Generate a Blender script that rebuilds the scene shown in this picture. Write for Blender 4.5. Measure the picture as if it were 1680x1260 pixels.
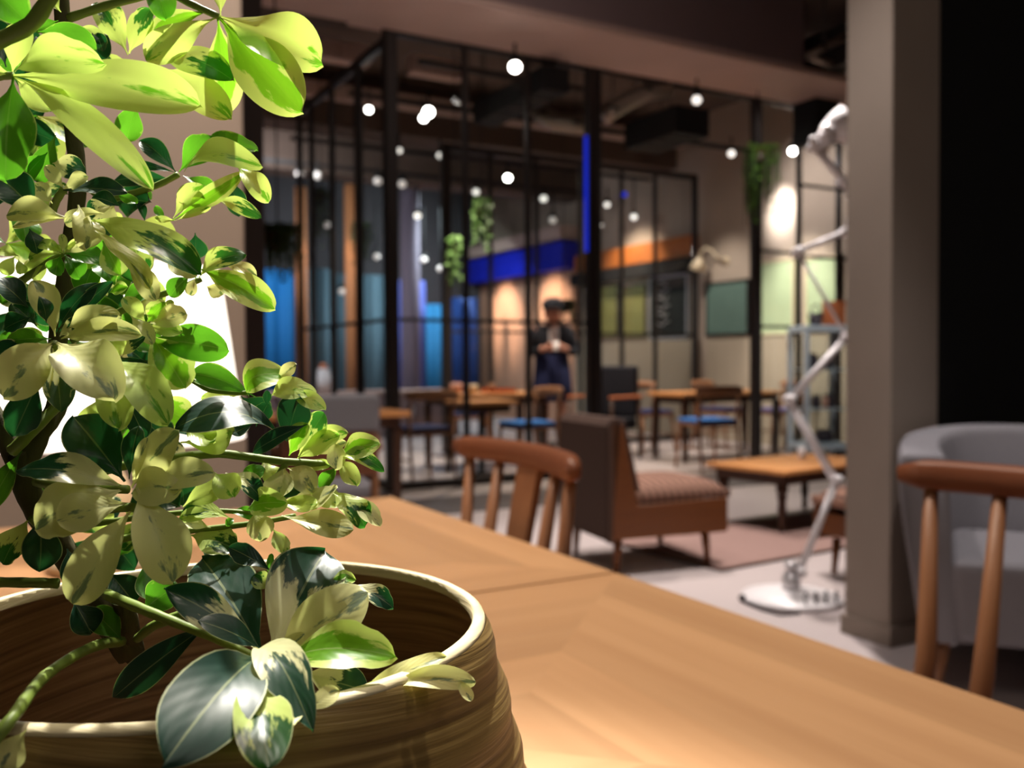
import bpy, bmesh, math, random
from mathutils import Vector, Matrix, noise

for o in list(bpy.data.objects):
    bpy.data.objects.remove(o)
SC = bpy.context.scene
COL = SC.collection
PI = math.pi

# ------------------------------------------------------------------ camera
FPX, CAM_H = 1500.0, 1.0
yaw, pitch, roll_ = math.atan(840 / FPX), math.atan(37 / FPX), 0.005
fw = Vector((math.sin(yaw) * math.cos(pitch), math.cos(yaw) * math.cos(pitch), -math.sin(pitch)))
rt0 = Vector((math.cos(yaw), -math.sin(yaw), 0))
up0 = rt0.cross(fw)
RT = rt0 * math.cos(roll_) - up0 * math.sin(roll_)
UP = up0 * math.cos(roll_) + rt0 * math.sin(roll_)
CAM = Vector((0, 0, CAM_H))
cam = bpy.data.cameras.new('camera')
cam.sensor_fit = 'HORIZONTAL'
cam.sensor_width = 36
cam.lens = FPX / 1680 * 36
cam.clip_start = 0.02
cam.dof.use_dof = True
cam.dof.focus_distance = 0.27
cam.dof.aperture_fstop = 14.0
cam_o = bpy.data.objects.new('camera', cam)
COL.objects.link(cam_o)
m = Matrix((RT, UP, -fw)).transposed().to_4x4()
m.translation = CAM
cam_o.matrix_world = m
SC.camera = cam_o


def ray(x, y):
    return fw + RT * ((x - 840) / FPX) - UP * ((y - 630) / FPX)


def at_d(x, y, d):
    return CAM + ray(x, y) * d


def at_z(x, y, z):
    r = ray(x, y)
    return CAM + r * ((z - CAM_H) / r.z)


def at_x(x, y, X):
    r = ray(x, y)
    return CAM + r * (X / r.x)


def at_y(x, y, Y):
    r = ray(x, y)
    return CAM + r * (Y / r.y)


# ------------------------------------------------------------------ world, lights, exposure
w = bpy.data.worlds.new('world')
SC.world = w
w.use_nodes = True
w.node_tree.nodes['Background'].inputs[0].default_value = (0.9, 0.82, 0.75, 1)
w.node_tree.nodes['Background'].inputs[1].default_value = 0.035
SC.view_settings.view_transform = 'Standard'
SC.view_settings.look = 'None'
SC.view_settings.gamma = 1.0
SC.view_settings.exposure = 0.0
SC.view_settings.use_curve_mapping = False
SC.cycles.transparent_max_bounces = 24
SC.cycles.sample_clamp_indirect = 4.0


def spot(loc, target, power, angle=60, blend=0.5, radius=0.03, col=(1, 0.9, 0.78)):
    l = bpy.data.lights.new('lamp', 'SPOT')
    l.energy = power
    l.spot_size = math.radians(angle)
    l.spot_blend = blend
    l.shadow_soft_size = radius
    l.color = col
    o = bpy.data.objects.new('lamp_light', l)
    COL.objects.link(o)
    o.location = loc
    o.rotation_euler = (Vector(target) - Vector(loc)).to_track_quat('-Z', 'Y').to_euler()
    return o


def area(loc, target, power, size, col=(1, 0.9, 0.78)):
    l = bpy.data.lights.new('area_lamp', 'AREA')
    l.energy = power
    l.size = size
    l.color = col
    o = bpy.data.objects.new('unseen_area_light', l)
    COL.objects.link(o)
    o.location = loc
    o.rotation_euler = (Vector(target) - Vector(loc)).to_track_quat('-Z', 'Y').to_euler()
    return o


WARM = (1, 0.86, 0.7)
NEUT = (1, 0.94, 0.87)
# track spot over the plant, from behind and above
spot((0.52, 1.45, 3.05), (0.02, 0.40, 1.0), 680, 23.5, 0.8, 0.022, (1, 0.95, 0.86))
# spots over the two tables
spot((0.75, 0.75, 3.1), (0.60, 0.75, 0.74), 98, 74, 0.8, 0.06, (1, 0.86, 0.72))
spot((0.45, 1.75, 3.1), (0.4, 1.30, 0.74), 150, 66, 0.8, 0.06, (1, 0.85, 0.7))
# left column wash
spot((0.2, 1.6, 3.2), (0.1, 2.62, 1.7), 115, 90, 0.9, 0.08, (1, 0.93, 0.86))
# lounge corner
spot((3.1, 3.1, 3.4), (2.9, 3.15, 0), 420, 64, 0.6, 0.06, (1, 0.92, 0.88))
spot((3.9, 4.6, 3.4), (3.7, 4.3, 0.2), 330, 72, 0.7, 0.06, (1, 0.9, 0.84))
spot((1.9, 4.2, 3.4), (1.7, 4.3, 0), 190, 70, 0.7, 0.06, (1, 0.9, 0.82))
spot((1.7, 2.3, 3.2), (2.75, 1.75, 0.5), 95, 66, 0.8, 0.08, (1, 0.92, 0.88))
spot((2.45, 1.55, 3.3), (2.6, 1.5, 0.5), 150, 40, 0.8, 0.08, (1, 0.94, 0.92))
spot((2.4, 4.5, 3.2), (3.2, 6.3, 3.5), 24, 130, 0.9, 0.08, (1, 0.88, 0.8))  # added wash aimed up at the beam underside, no fixture built
# glass room
spot((4.6, 7.9, 3.2), (4.5, 7.9, 0), 330, 95, 0.7, 0.06, WARM)
spot((6.4, 7.6, 3.2), (6.3, 7.3, 0), 330, 95, 0.7, 0.06, (1, 0.9, 0.8))
spot((3.4, 7.6, 3.2), (3.2, 7.6, 0), 170, 90, 0.7, 0.06, WARM)
# added spots brightening the trailing plant, cabinet, green board and upper wall
spot((6.0, 5.2, 3.3), (6.45, 6.42, 2.9), 60, 50, 0.8, 0.05, (1, 0.93, 0.85))
spot((5.6, 4.4, 3.3), (7.0, 6.3, 0.8), 150, 40, 0.8, 0.05, (1, 0.95, 0.92))
spot((6.5, 8.4, 3.25), (7.9, 8.6, 1.6), 130, 50, 0.9, 0.05, NEUT)
spot((6.8, 7.3, 3.2), (7.9, 7.2, 2.7), 70, 95, 0.9, 0.05, (1, 0.93, 0.95))
# side wall washers
spot((7.3, 7.66, 3.2), (7.9, 7.7, 2.72), 230, 44, 1.0, 0.05, (1, 0.95, 0.96))
spot((6.6, 7.3, 3.3), (7.9, 7.4, 1.5), 430, 44, 0.9, 0.05, NEUT)
spot((7.0, 10.3, 3.2), (7.9, 10.4, 1.8), 150, 80, 0.8, 0.05, WARM)
spot((6.7, 12.6, 2.4), (7.9, 12.6, 1.75), 230, 62, 0.8, 0.05, (1, 0.78, 0.6))
spot((6.7, 14.2, 2.4), (7.9, 14.2, 1.75), 260, 62, 0.8, 0.05, (1, 0.78, 0.62))
# far dining hall and blue hangings
area((6.3, 12.6, 3.2), (4.9, 14.3, 0.8), 130, 1.2, (0.8, 0.92, 1.0))
area((2.5, 10.5, 3.3), (3.5, 13.0, 0.6), 90, 1.0, (0.9, 0.93, 1.0))
# one unseen area light added behind the tables in place of ceiling lamps
area((1.2, -1.6, 3.6), (1.6, -0.6, 0.0), 16, 1.6, (1, 0.9, 0.8))


# ------------------------------------------------------------------ mesh helpers
class MB:
    def __init__(s):
        s.v, s.f, s.sm, s.uv = [], [], [], None

    def add(s, vs, fs, smooth=False):
        b = len(s.v)
        s.v += [Vector(p) for p in vs]
        for f in fs:
            s.f.append([i + b for i in f])
            s.sm.append(smooth)
        return s

    def box(s, c, size, rot=None, taper=1.0):
        hx, hy, hz = [q / 2 for q in size]
        vs = []
        for z in (-1, 1):
            k = taper if z < 0 else 1
            for x, y in ((-1, -1), (1, -1), (1, 1), (-1, 1)):
                p = Vector((x * hx * k, y * hy * k, z * hz))
                if rot:
                    p = rot @ p
                vs.append(p + Vector(c))
        return s.add(vs, [(3, 2, 1, 0), (4, 5, 6, 7), (0, 1, 5, 4), (1, 2, 6, 5), (2, 3, 7, 6), (3, 0, 4, 7)])

    def b2(s, a, b):
        a, b = Vector(a), Vector(b)
        return s.box((a + b) / 2, [abs(q) for q in (b - a)])

    def tube(s, pts, rad, n=8, cap=True):
        pts = [Vector(p) for p in pts]
        if not hasattr(rad, '__len__'):
            rad = [rad] * len(pts)
        vs, fs = [], []
        t0 = (pts[1] - pts[0]).normalized()
        a = t0.orthogonal().normalized()
        for i, p in enumerate(pts):
            t = (pts[min(i + 1, len(pts) - 1)] - pts[max(i - 1, 0)]).normalized()
            a = (a - t * a.dot(t)).normalized()
            b = t.cross(a)
            for k in range(n):
                q = 2 * PI * k / n
                vs.append(p + (a * math.cos(q) + b * math.sin(q)) * rad[i])
        for i in range(len(pts) - 1):
            for k in range(n):
                fs.append((i * n + k, i * n + (k + 1) % n, (i + 1) * n + (k + 1) % n, (i + 1) * n + k))
        if cap:
            fs.append(tuple(range(n))[::-1])
            fs.append(tuple(range((len(pts) - 1) * n, len(pts) * n)))
        return s.add(vs, fs, True)

    def lathe(s, prof, c=(0, 0, 0), n=24, closed=False):
        c = Vector(c)
        vs, fs = [], []
        for r, z in prof:
            for k in range(n):
                q = 2 * PI * k / n
                vs.append(c + Vector((r * math.cos(q), r * math.sin(q), z)))
        for i in range(len(prof) - 1):
            for k in range(n):
                fs.append((i * n + k, i * n + (k + 1) % n, (i + 1) * n + (k + 1) % n, (i + 1) * n + k))
        if not closed:
            if prof[0][0] > 1e-5:
                fs.append(tuple(range(n))[::-1])
            if prof[-1][0] > 1e-5:
                fs.append(tuple(range((len(prof) - 1) * n, len(prof) * n)))
        return s.add(vs, fs, True)

    def ball(s, c, r, n=10, sc=(1, 1, 1)):
        prof = [(max(1e-6, r * math.sin(PI * i / n)), -r * math.cos(PI * i / n)) for i in range(n + 1)]
        b = len(s.v)
        s.lathe(prof, (0, 0, 0), n + 2, True)
        for i in range(b, len(s.v)):
            p = s.v[i]
            s.v[i] = Vector((p.x * sc[0], p.y * sc[1], p.z * sc[2])) + Vector(c)
        return s

    def build(s, name, mat, parent=None, org=None, bevel=0.0, seg=2, mods=None):
        me = bpy.data.meshes.new(name)
        o_ = Vector(org) if org is not None else Vector((0, 0, 0))
        me.from_pydata([p - o_ for p in s.v], [], s.f)
        me.polygons.foreach_set('use_smooth', s.sm)
        me.validate()
        me.update()
        me.materials.append(mat)
        o = bpy.data.objects.new(name, me)
        COL.objects.link(o)
        if parent:
            o.parent = parent
        elif org is not None:
            o.location = o_
        if bevel:
            bv = o.modifiers.new('bevel', 'BEVEL')
            bv.width = bevel
            bv.segments = seg
            bv.limit_method = 'ANGLE'
            bv.angle_limit = math.radians(50)
        return o


def tag(o, label=None, cat=None, group=None, kind=None):
    if label: o['label'] = label
    if cat: o['category'] = cat
    if group: o['group'] = group
    if kind: o['kind'] = kind
    return o


def thing(name, label, cat, loc=(0, 0, 0), rz=0.0, group=None):
    o = bpy.data.objects.new(name, None)
    o.empty_display_size = 0.05
    COL.objects.link(o)
    o.location = loc
    o.rotation_euler = (0, 0, rz)
    return tag(o, label, cat, group)


def struct(name, mb, mat, parent=None, org=None, bevel=0.0, label=None):
    o = mb.build(name, mat, parent, org, bevel)
    if not parent:
        o['kind'] = 'structure'
        if label: o['label'] = label
    return o


def dup(root, loc, rz, label, group=None, sc=1.0):
    r = root.copy()
    COL.objects.link(r)
    r.location = loc
    r.rotation_euler = (0, 0, rz)
    r.scale = (sc, sc, sc)
    r['label'] = label
    if group: r['group'] = group
    for ch in list(root.children):
        c = ch.copy()
        COL.objects.link(c)
        c.parent = r
        for g in list(ch.children):
            d = g.copy()
            COL.objects.link(d)
            d.parent = c
    return r


# ------------------------------------------------------------------ materials
def new_mat(name):
    mt = bpy.data.materials.new(name)
    mt.use_nodes = True
    nt = mt.node_tree
    return mt, nt, nt.nodes['Principled BSDF']


def nd(nt, t, **kw):
    n = nt.nodes.new(t)
    for k, v in kw.items():
        setattr(n, k, v)
    return n


def rgba(c):
    return (c[0], c[1], c[2], 1)


def S(r, g, b):
    f = lambda q: ((q / 255 + 0.055) / 1.055) ** 2.4 if q > 10 else q / 255 / 12.92
    return (f(r), f(g), f(b))


def plain(name, col, rough=0.6, metal=0.0, var=0.12, scale=8.0, bump=0.0, spec=0.4, stretch=(1, 1, 1)):
    mt, nt, b = new_mat(name)
    tc = nd(nt, 'ShaderNodeTexCoord')
    mp = nd(nt, 'ShaderNodeMapping')
    mp.inputs['Scale'].default_value = stretch
    nz = nd(nt, 'ShaderNodeTexNoise')
    nz.inputs['Scale'].default_value = scale
    nz.inputs['Detail'].default_value = 6
    mx = nd(nt, 'ShaderNodeMix', data_type='RGBA')
    mx.inputs[6].default_value = rgba([q * (1 - var) for q in col])
    mx.inputs[7].default_value = rgba([min(1, q * (1 + var)) for q in col])
    L = nt.links.new
    L(tc.outputs['Object'], mp.inputs[0]); L(mp.outputs[0], nz.inputs['Vector'])
    L(nz.outputs['Fac'], mx.inputs[0]); L(mx.outputs[2], b.inputs['Base Color'])
    b.inputs['Roughness'].default_value = rough
    b.inputs['Metallic'].default_value = metal
    b.inputs['Specular IOR Level'].default_value = spec
    if bump:
        bp = nd(nt, 'ShaderNodeBump')
        bp.inputs['Strength'].default_value = bump
        bp.inputs['Distance'].default_value = 0.01
        L(nz.outputs['Fac'], bp.inputs['Height']); L(bp.outputs[0], b.inputs['Normal'])
    return mt


def wood(name, c1, c2, axis='X', scale=1.0, rough=0.42, rnd=0.2, fine=60.0):
    mt, nt, b = new_mat(name)
    L = nt.links.new
    tc = nd(nt, 'ShaderNodeTexCoord')
    oi = nd(nt, 'ShaderNodeObjectInfo')
    mp = nd(nt, 'ShaderNodeMapping')
    st = {'X': (1.5, fine, fine), 'Y': (fine, 1.5, fine), 'Z': (fine, fine, 1.5)}[axis]
    mp.inputs['Scale'].default_value = [q * scale for q in st]
    ad = nd(nt, 'ShaderNodeVectorMath', operation='ADD')
    sc = nd(nt, 'ShaderNodeVectorMath', operation='SCALE')
    cb = nd(nt, 'ShaderNodeCombineXYZ')
    for i in range(3): L(oi.outputs['Random'], cb.inputs[i])
    L(cb.outputs[0], sc.inputs[0]); sc.inputs['Scale'].default_value = 37.0
    L(tc.outputs['Object'], mp.inputs[0]); L(mp.outputs[0], ad.inputs[0]); L(sc.outputs[0], ad.inputs[1])
    nz = nd(nt, 'ShaderNodeTexNoise')
    nz.inputs['Scale'].default_value = 1.0
    nz.inputs['Detail'].default_value = 5
    nz.inputs['Distortion'].default_value = 0.6
    L(ad.outputs[0], nz.inputs['Vector'])
    mx = nd(nt, 'ShaderNodeMix', data_type='RGBA')
    mx.inputs[6].default_value = rgba(c1)
    mx.inputs[7].default_value = rgba(c2)
    L(nz.outputs['Fac'], mx.inputs[0])
    hs = nd(nt, 'ShaderNodeHueSaturation')
    mr = nd(nt, 'ShaderNodeMapRange')
    mr.inputs['To Min'].default_value = 1 - rnd
    mr.inputs['To Max'].default_value = 1 + rnd
    L(oi.outputs['Random'], mr.inputs['Value']); L(mr.outputs[0], hs.inputs['Value'])
    L(mx.outputs[2], hs.inputs['Color']); L(hs.outputs[0], b.inputs['Base Color'])
    b.inputs['Roughness'].default_value = rough
    b.inputs['Specular IOR Level'].default_value = 0.35
    bp = nd(nt, 'ShaderNodeBump')
    bp.inputs['Strength'].default_value = 0.08
    bp.inputs['Distance'].default_value = 0.002
    L(nz.outputs['Fac'], bp.inputs['Height']); L(bp.outputs[0], b.inputs['Normal'])
    return mt


def stripes(name, c1, c2, axis, freq, rough=0.85, duty=0.5):
    mt, nt, b = new_mat(name)
    L = nt.links.new
    tc = nd(nt, 'ShaderNodeTexCoord')
    sx = nd(nt, 'ShaderNodeSeparateXYZ')
    L(tc.outputs['Object'], sx.inputs[0])
    mu = nd(nt, 'ShaderNodeMath', operation='MULTIPLY')
    mu.inputs[1].default_value = freq
    L(sx.outputs[axis], mu.inputs[0])
    fr = nd(nt, 'ShaderNodeMath', operation='FRACT')
    L(mu.outputs[0], fr.inputs[0])
    gt = nd(nt, 'ShaderNodeMath', operation='GREATER_THAN')
    gt.inputs[1].default_value = duty
    L(fr.outputs[0], gt.inputs[0])
    mx = nd(nt, 'ShaderNodeMix', data_type='RGBA')
    mx.inputs[6].default_value = rgba(c1)
    mx.inputs[7].default_value = rgba(c2)
    L(gt.outputs[0], mx.inputs[0]); L(mx.outputs[2], b.inputs['Base Color'])
    b.inputs['Roughness'].default_value = rough
    b.inputs['Specular IOR Level'].default_value = 0.2
    return mt


def emit(name, col, st):
    mt = bpy.data.materials.new(name)
    mt.use_nodes = True
    nt = mt.node_tree
    b = nt.nodes['Principled BSDF']
    b.inputs['Base Color'].default_value = rgba(col)
    b.inputs['Emission Color'].default_value = rgba(col)
    b.inputs['Emission Strength'].default_value = st
    return mt


def glass_mat():
    mt = bpy.data.materials.new('clear_glass')
    mt.use_nodes = True
    nt = mt.node_tree
    L = nt.links.new
    out = nt.nodes['Material Output']
    nt.nodes.remove(nt.nodes['Principled BSDF'])
    tr = nd(nt, 'ShaderNodeBsdfTransparent')
    tr.inputs[0].default_value = (0.94, 0.955, 0.95, 1)
    gl = nd(nt, 'ShaderNodeBsdfGlossy')
    gl.inputs['Roughness'].default_value = 0.02
    fr = nd(nt, 'ShaderNodeFresnel')
    ge = nd(nt, 'ShaderNodeNewGeometry')
    ir = nd(nt, 'ShaderNodeMapRange')
    ir.inputs['To Min'].default_value = 1.33
    ir.inputs['To Max'].default_value = 1 / 1.33
    L(ge.outputs['Backfacing'], ir.inputs['Value']); L(ir.outputs[0], fr.inputs[0])
    mx = nd(nt, 'ShaderNodeMixShader')
    L(fr.outputs[0], mx.inputs[0]); L(tr.outputs[0], mx.inputs[1]); L(gl.outputs[0], mx.inputs[2])
    L(mx.outputs[0], out.inputs['Surface'])
    return mt


def leaf_mat(name, cin, cout, tin, tout, kedge, kv, thr, nscale=3.0, rough=0.33, tr=0.45, soft=0.05, noise_amt=0.55, spec=0.5):
    """cin: patch colour, cout: ground colour, tin/tout: the light each lets through. The patch grows from the midrib (kedge) or from the base (kv)."""
    mt = bpy.data.materials.new(name)
    mt.use_nodes = True
    nt = mt.node_tree
    L = nt.links.new
    b = nt.nodes['Principled BSDF']
    out = nt.nodes['Material Output']
    uv = nd(nt, 'ShaderNodeUVMap')
    sx = nd(nt, 'ShaderNodeSeparateXYZ')
    L(uv.outputs[0], sx.inputs[0])

    def mth(op, a, bb=None, c=None):
        n = nd(nt, 'ShaderNodeMath', operation=op)
        for i, q in enumerate((a, bb, c)):
            if q is None: continue
            if isinstance(q, (int, float)): n.inputs[i].default_value = q
            else: L(q, n.inputs[i])
        return n.outputs[0]
    u = mth('MULTIPLY_ADD', sx.outputs[0], 2.0, -1.0)
    au = mth('ABSOLUTE', u)
    v = sx.outputs[1]
    oi = nd(nt, 'ShaderNodeObjectInfo')
    cb = nd(nt, 'ShaderNodeCombineXYZ')
    L(mth('MULTIPLY', u, 0.9), cb.inputs[0]); L(mth('MULTIPLY', v, 1.3), cb.inputs[1]); L(mth('MULTIPLY', oi.outputs['Random'], 91.0), cb.inputs[2])
    nz = nd(nt, 'ShaderNodeTexNoise')
    nz.inputs['Scale'].default_value = nscale
    nz.inputs['Detail'].default_value = 4
    nz.inputs['Roughness'].default_value = 0.55
    L(cb.outputs[0], nz.inputs['Vector'])
    p = mth('MULTIPLY_ADD', nz.outputs['Fac'], noise_amt * 2, -noise_amt)
    p = mth('ADD', p, mth('MULTIPLY', mth('SUBTRACT', 0.5, au), kedge))
    p = mth('ADD', p, mth('MULTIPLY', mth('SUBTRACT', v, 0.5), kv))
    mr = nd(nt, 'ShaderNodeMapRange')
    mr.inputs['From Min'].default_value = thr - soft
    mr.inputs['From Max'].default_value = thr + soft
    L(p, mr.inputs['Value'])
    fac = mr.outputs[0]
    # second, finer mottling inside the patch
    nz2 = nd(nt, 'ShaderNodeTexNoise')
    nz2.inputs['Scale'].default_value = nscale * 2.3
    L(cb.outputs[0], nz2.inputs['Vector'])
    rim = mth('GREATER_THAN', au, 0.955)
    rib = mth('LESS_THAN', au, 0.035)

    def mix(f, a, c):
        n = nd(nt, 'ShaderNodeMix', data_type='RGBA')
        if isinstance(f, (int, float)): n.inputs[0].default_value = f
        else: L(f, n.inputs[0])
        for i, q in ((6, a), (7, c)):
            if isinstance(q, tuple): n.inputs[i].default_value = rgba(q)
            else: L(q, n.inputs[i])
        return n.outputs[2]
    cin_m = mix(nz2.outputs['Fac'], tuple(q * 0.72 for q in cin), tuple(q * 1.28 for q in cin))
    base = mix(fac, cout, cin_m)
    base = mix(mth('MULTIPLY', rim, 0.55), base, (0.72, 0.76, 0.40))
    base = mix(mth('MULTIPLY', rib, 0.30), base, (0.62, 0.68, 0.32))
    tcol = mix(fac, tout, tin)
    tcol = mix(mth('MULTIPLY', rim, 0.5), tcol, tout)
    L(base, b.inputs['Base Color'])
    b.inputs['Roughness'].default_value = rough
    b.inputs['Specular IOR Level'].default_value = spec
    tb = nd(nt, 'ShaderNodeBsdfTranslucent')
    L(tcol, tb.inputs['Color'])
    ms = nd(nt, 'ShaderNodeMixShader')
    ms.inputs[0].default_value = tr
    L(b.outputs[0], ms.inputs[1]); L(tb.outputs[0], ms.inputs[2])
    # veins
    wv = mth('SINE', mth('MULTIPLY', mth('SUBTRACT', mth('MULTIPLY', v, 1.0), mth('MULTIPLY', au, 0.35)), 52.0))
    bp = nd(nt, 'ShaderNodeBump')
    bp.inputs['Strength'].default_value = 0.10
    bp.inputs['Distance'].default_value = 0.0001
    L(mth('ADD', wv, mth('MULTIPLY', nz2.outputs['Fac'], 2.0)), bp.inputs['Height'])
    L(bp.outputs[0], b.inputs['Normal'])
    L(ms.outputs[0], out.inputs['Surface'])
    return mt


M = {}
M['oak'] = wood('oak_along_x', S(184, 138, 98), S(216, 172, 128), 'X', rnd=0.10, fine=30.0)
M['oak_y'] = wood('oak_along_y', S(184, 138, 98), S(216, 172, 128), 'Y', rnd=0.10, fine=30.0)
M['oak_edge'] = wood('oak_edge', S(150, 96, 52), S(170, 112, 66), 'X')
M['walnut'] = wood('walnut', S(124, 80, 54), S(168, 118, 82), 'Z', 0.6, rnd=0.05)
M['walnut_y'] = wood('walnut_rail', S(108, 62, 42), S(140, 86, 58), 'Y', 0.6, rnd=0.05)
M['sofa_wood'] = wood('sofa_wood', S(98, 54, 24), S(124, 72, 34), 'X', 0.6, rnd=0.03)
M['dark_wood'] = wood('dark_wood', S(56, 34, 22), S(74, 46, 28), 'Z', 0.6, rnd=0.05)
M['table_mid'] = wood('mid_oak', S(190, 128, 74), S(214, 150, 92), 'X', 0.5, rnd=0.05)
M['steel'] = plain('dark_steel', S(52, 46, 44), 0.45, 0.3, 0.1, 5)
M['steel_b'] = plain('brown_steel', S(62, 50, 46), 0.5, 0.2, 0.1, 5)
M['concrete'] = plain('concrete', S(150, 136, 124), 0.85, 0, 0.1, 3.5, 0.15)
M['concrete_l'] = plain('warm_concrete', S(196, 172, 152), 0.85, 0, 0.05, 2.0, 0.1)
M['concrete_d'] = plain('beam_concrete', S(128, 108, 108), 0.85, 0, 0.1, 2.5, 0.1)
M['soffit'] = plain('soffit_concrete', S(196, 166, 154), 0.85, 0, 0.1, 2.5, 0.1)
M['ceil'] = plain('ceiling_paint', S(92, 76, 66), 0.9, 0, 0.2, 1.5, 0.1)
M['floor'] = plain('polished_concrete', S(188, 175, 172), 0.38, 0, 0.08, 1.6, 0.03)
M['floor_d'] = plain('dark_floor_strip', S(84, 76, 74), 0.45, 0, 0.1, 3)
M['black'] = plain('black_paint', S(16, 17, 17), 0.8, 0, 0.2, 3)
M['duct'] = plain('galvanised_duct', S(150, 138, 126), 0.4, 0.6, 0.1, 6)
M['glass'] = glass_mat()
M['white'] = plain('white_enamel', S(232, 226, 226), 0.35, 0, 0.03, 5)
M['chrome'] = plain('lamp_steel', S(200, 196, 196), 0.3, 0.5, 0.05, 5)
M['white_frame'] = plain('white_frame', S(188, 200, 208), 0.4, 0, 0.04, 5)
M['grey_fab'] = plain('grey_felt', S(140, 136, 140), 0.95, 0, 0.08, 120, 0.2, 0.1)
M['blue_fab'] = plain('blue_seat_fabric', S(44, 112, 190), 0.8, 0, 0.1, 60, 0.1)
M['navy_fab'] = plain('navy_seat_fabric', S(30, 38, 84), 0.8, 0, 0.1, 60, 0.1)
M['violet_fab'] = plain('violet_grey_seat_fabric', S(112, 104, 150), 0.8, 0, 0.1, 60, 0.1)
M['stripe_back'] = stripes('striped_weave', S(58, 42, 36), S(84, 64, 54), 1, 42)
M['stripe_seat'] = stripes('striped_seat_weave', S(76, 52, 44), S(150, 112, 94), 0, 26)
M['rug'] = plain('pink_brown_rug', S(150, 122, 114), 0.95, 0, 0.15, 40, 0.3, 0.1)
M['shade'] = emit('lit_lampshade', (1.0, 0.93, 0.82), 1.7)
M['bulb'] = emit('lit_bulb', (1.0, 0.95, 0.88), 24.0)
M['bulb_far'] = emit('lit_bulb_far', (1.0, 0.93, 0.85), 1.7)
M['bulb_dim'] = emit('lit_bulb_dim', (1.0, 0.9, 0.82), 0.42)
for q in ('bulb', 'bulb_far', 'bulb_dim'):
    M[q].cycles.emission_sampling = 'NONE'
M['blue_glow'] = emit('blue_glow', (0.008, 0.04, 1.0), 0.45)
M['side_wall'] = plain('side_wall_plaster', S(176, 158, 140), 0.85, 0, 0.1, 2.5, 0.1)
M['wains'] = plain('beige_wainscot', S(176, 160, 138), 0.8, 0, 0.06, 3)
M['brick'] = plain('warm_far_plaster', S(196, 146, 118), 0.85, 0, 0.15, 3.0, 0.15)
M['orange'] = plain('orange_band', S(186, 104, 40), 0.6, 0, 0.2, 4)
M['green_board'] = plain('green_chalkboard', S(96, 120, 108), 0.8, 0, 0.18, 5)
M['pale_board'] = plain('pale_green_board', S(176, 190, 150), 0.8, 0, 0.14, 4)
M['olive_board'] = plain('olive_poster', S(134, 130, 70), 0.8, 0, 0.25, 5)
M['bandblue'] = plain('blue_fascia', S(20, 36, 190), 0.6, 0, 0.1, 4)
M['far_wall'] = plain('dark_far_wall', S(60, 58, 60), 0.85, 0, 0.1, 2)
M['cy_blue'] = plain('cyan_blue_cloth', S(0, 92, 150), 0.8, 0, 0.1, 3)
M['teal'] = plain('grey_teal_cloth', S(74, 100, 112), 0.8, 0, 0.1, 3)
M['violet'] = plain('violet_blue_cloth', S(84, 96, 170), 0.8, 0, 0.1, 3)
M['navy'] = plain('navy_cloth', S(6, 46, 104), 0.8, 0, 0.1, 3)
M['skyblue'] = plain('sky_blue_cloth', S(24, 100, 145), 0.8, 0, 0.15, 6)
M['lilac'] = plain('lilac_column', S(122, 112, 128), 0.8, 0, 0.08, 3)
M['copper'] = plain('copper_column', S(206, 140, 92), 0.6, 0, 0.1, 3)
M['cream'] = plain('cream_enamel', S(216, 196, 164), 0.4, 0, 0.04, 5)
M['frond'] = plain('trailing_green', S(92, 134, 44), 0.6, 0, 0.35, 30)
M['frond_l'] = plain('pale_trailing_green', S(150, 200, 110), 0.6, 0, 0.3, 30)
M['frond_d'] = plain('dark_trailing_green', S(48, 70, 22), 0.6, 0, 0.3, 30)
M['skin'] = plain('skin', S(196, 138, 116), 0.55, 0, 0.05, 10)
M['hair'] = plain('dark_hair', S(28, 24, 30), 0.6, 0, 0.2, 30)
M['jacket'] = plain('black_jacket', S(24, 24, 34), 0.85, 0, 0.15, 20)
M['apron'] = plain('navy_apron', S(22, 28, 70), 0.85, 0, 0.1, 20)
M['shirt'] = plain('white_shirt', S(206, 198, 200), 0.8, 0, 0.05, 20)
M['terracotta'] = plain('orange_clay', S(196, 112, 66), 0.7, 0, 0.1, 10)
M['pink_cup'] = plain('pink_ceramic', S(214, 160, 140), 0.4, 0, 0.05, 10)
M['cord'] = plain('black_cord', S(44, 36, 38), 0.6)
M['soil'] = plain('potting_soil', S(46, 30, 20), 0.95, 0, 0.4, 60, 0.6)
M['bark'] = plain('grey_green_bark', S(76, 72, 44), 0.8, 0, 0.3, 60, 0.4, 0.3, (1, 1, 0.4))
M['stem'] = plain('green_stem', S(118, 140, 56), 0.5, 0, 0.2, 40)
M['jar'] = plain('dark_jar', S(60, 52, 60), 0.3, 0, 0.2, 8)


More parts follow.
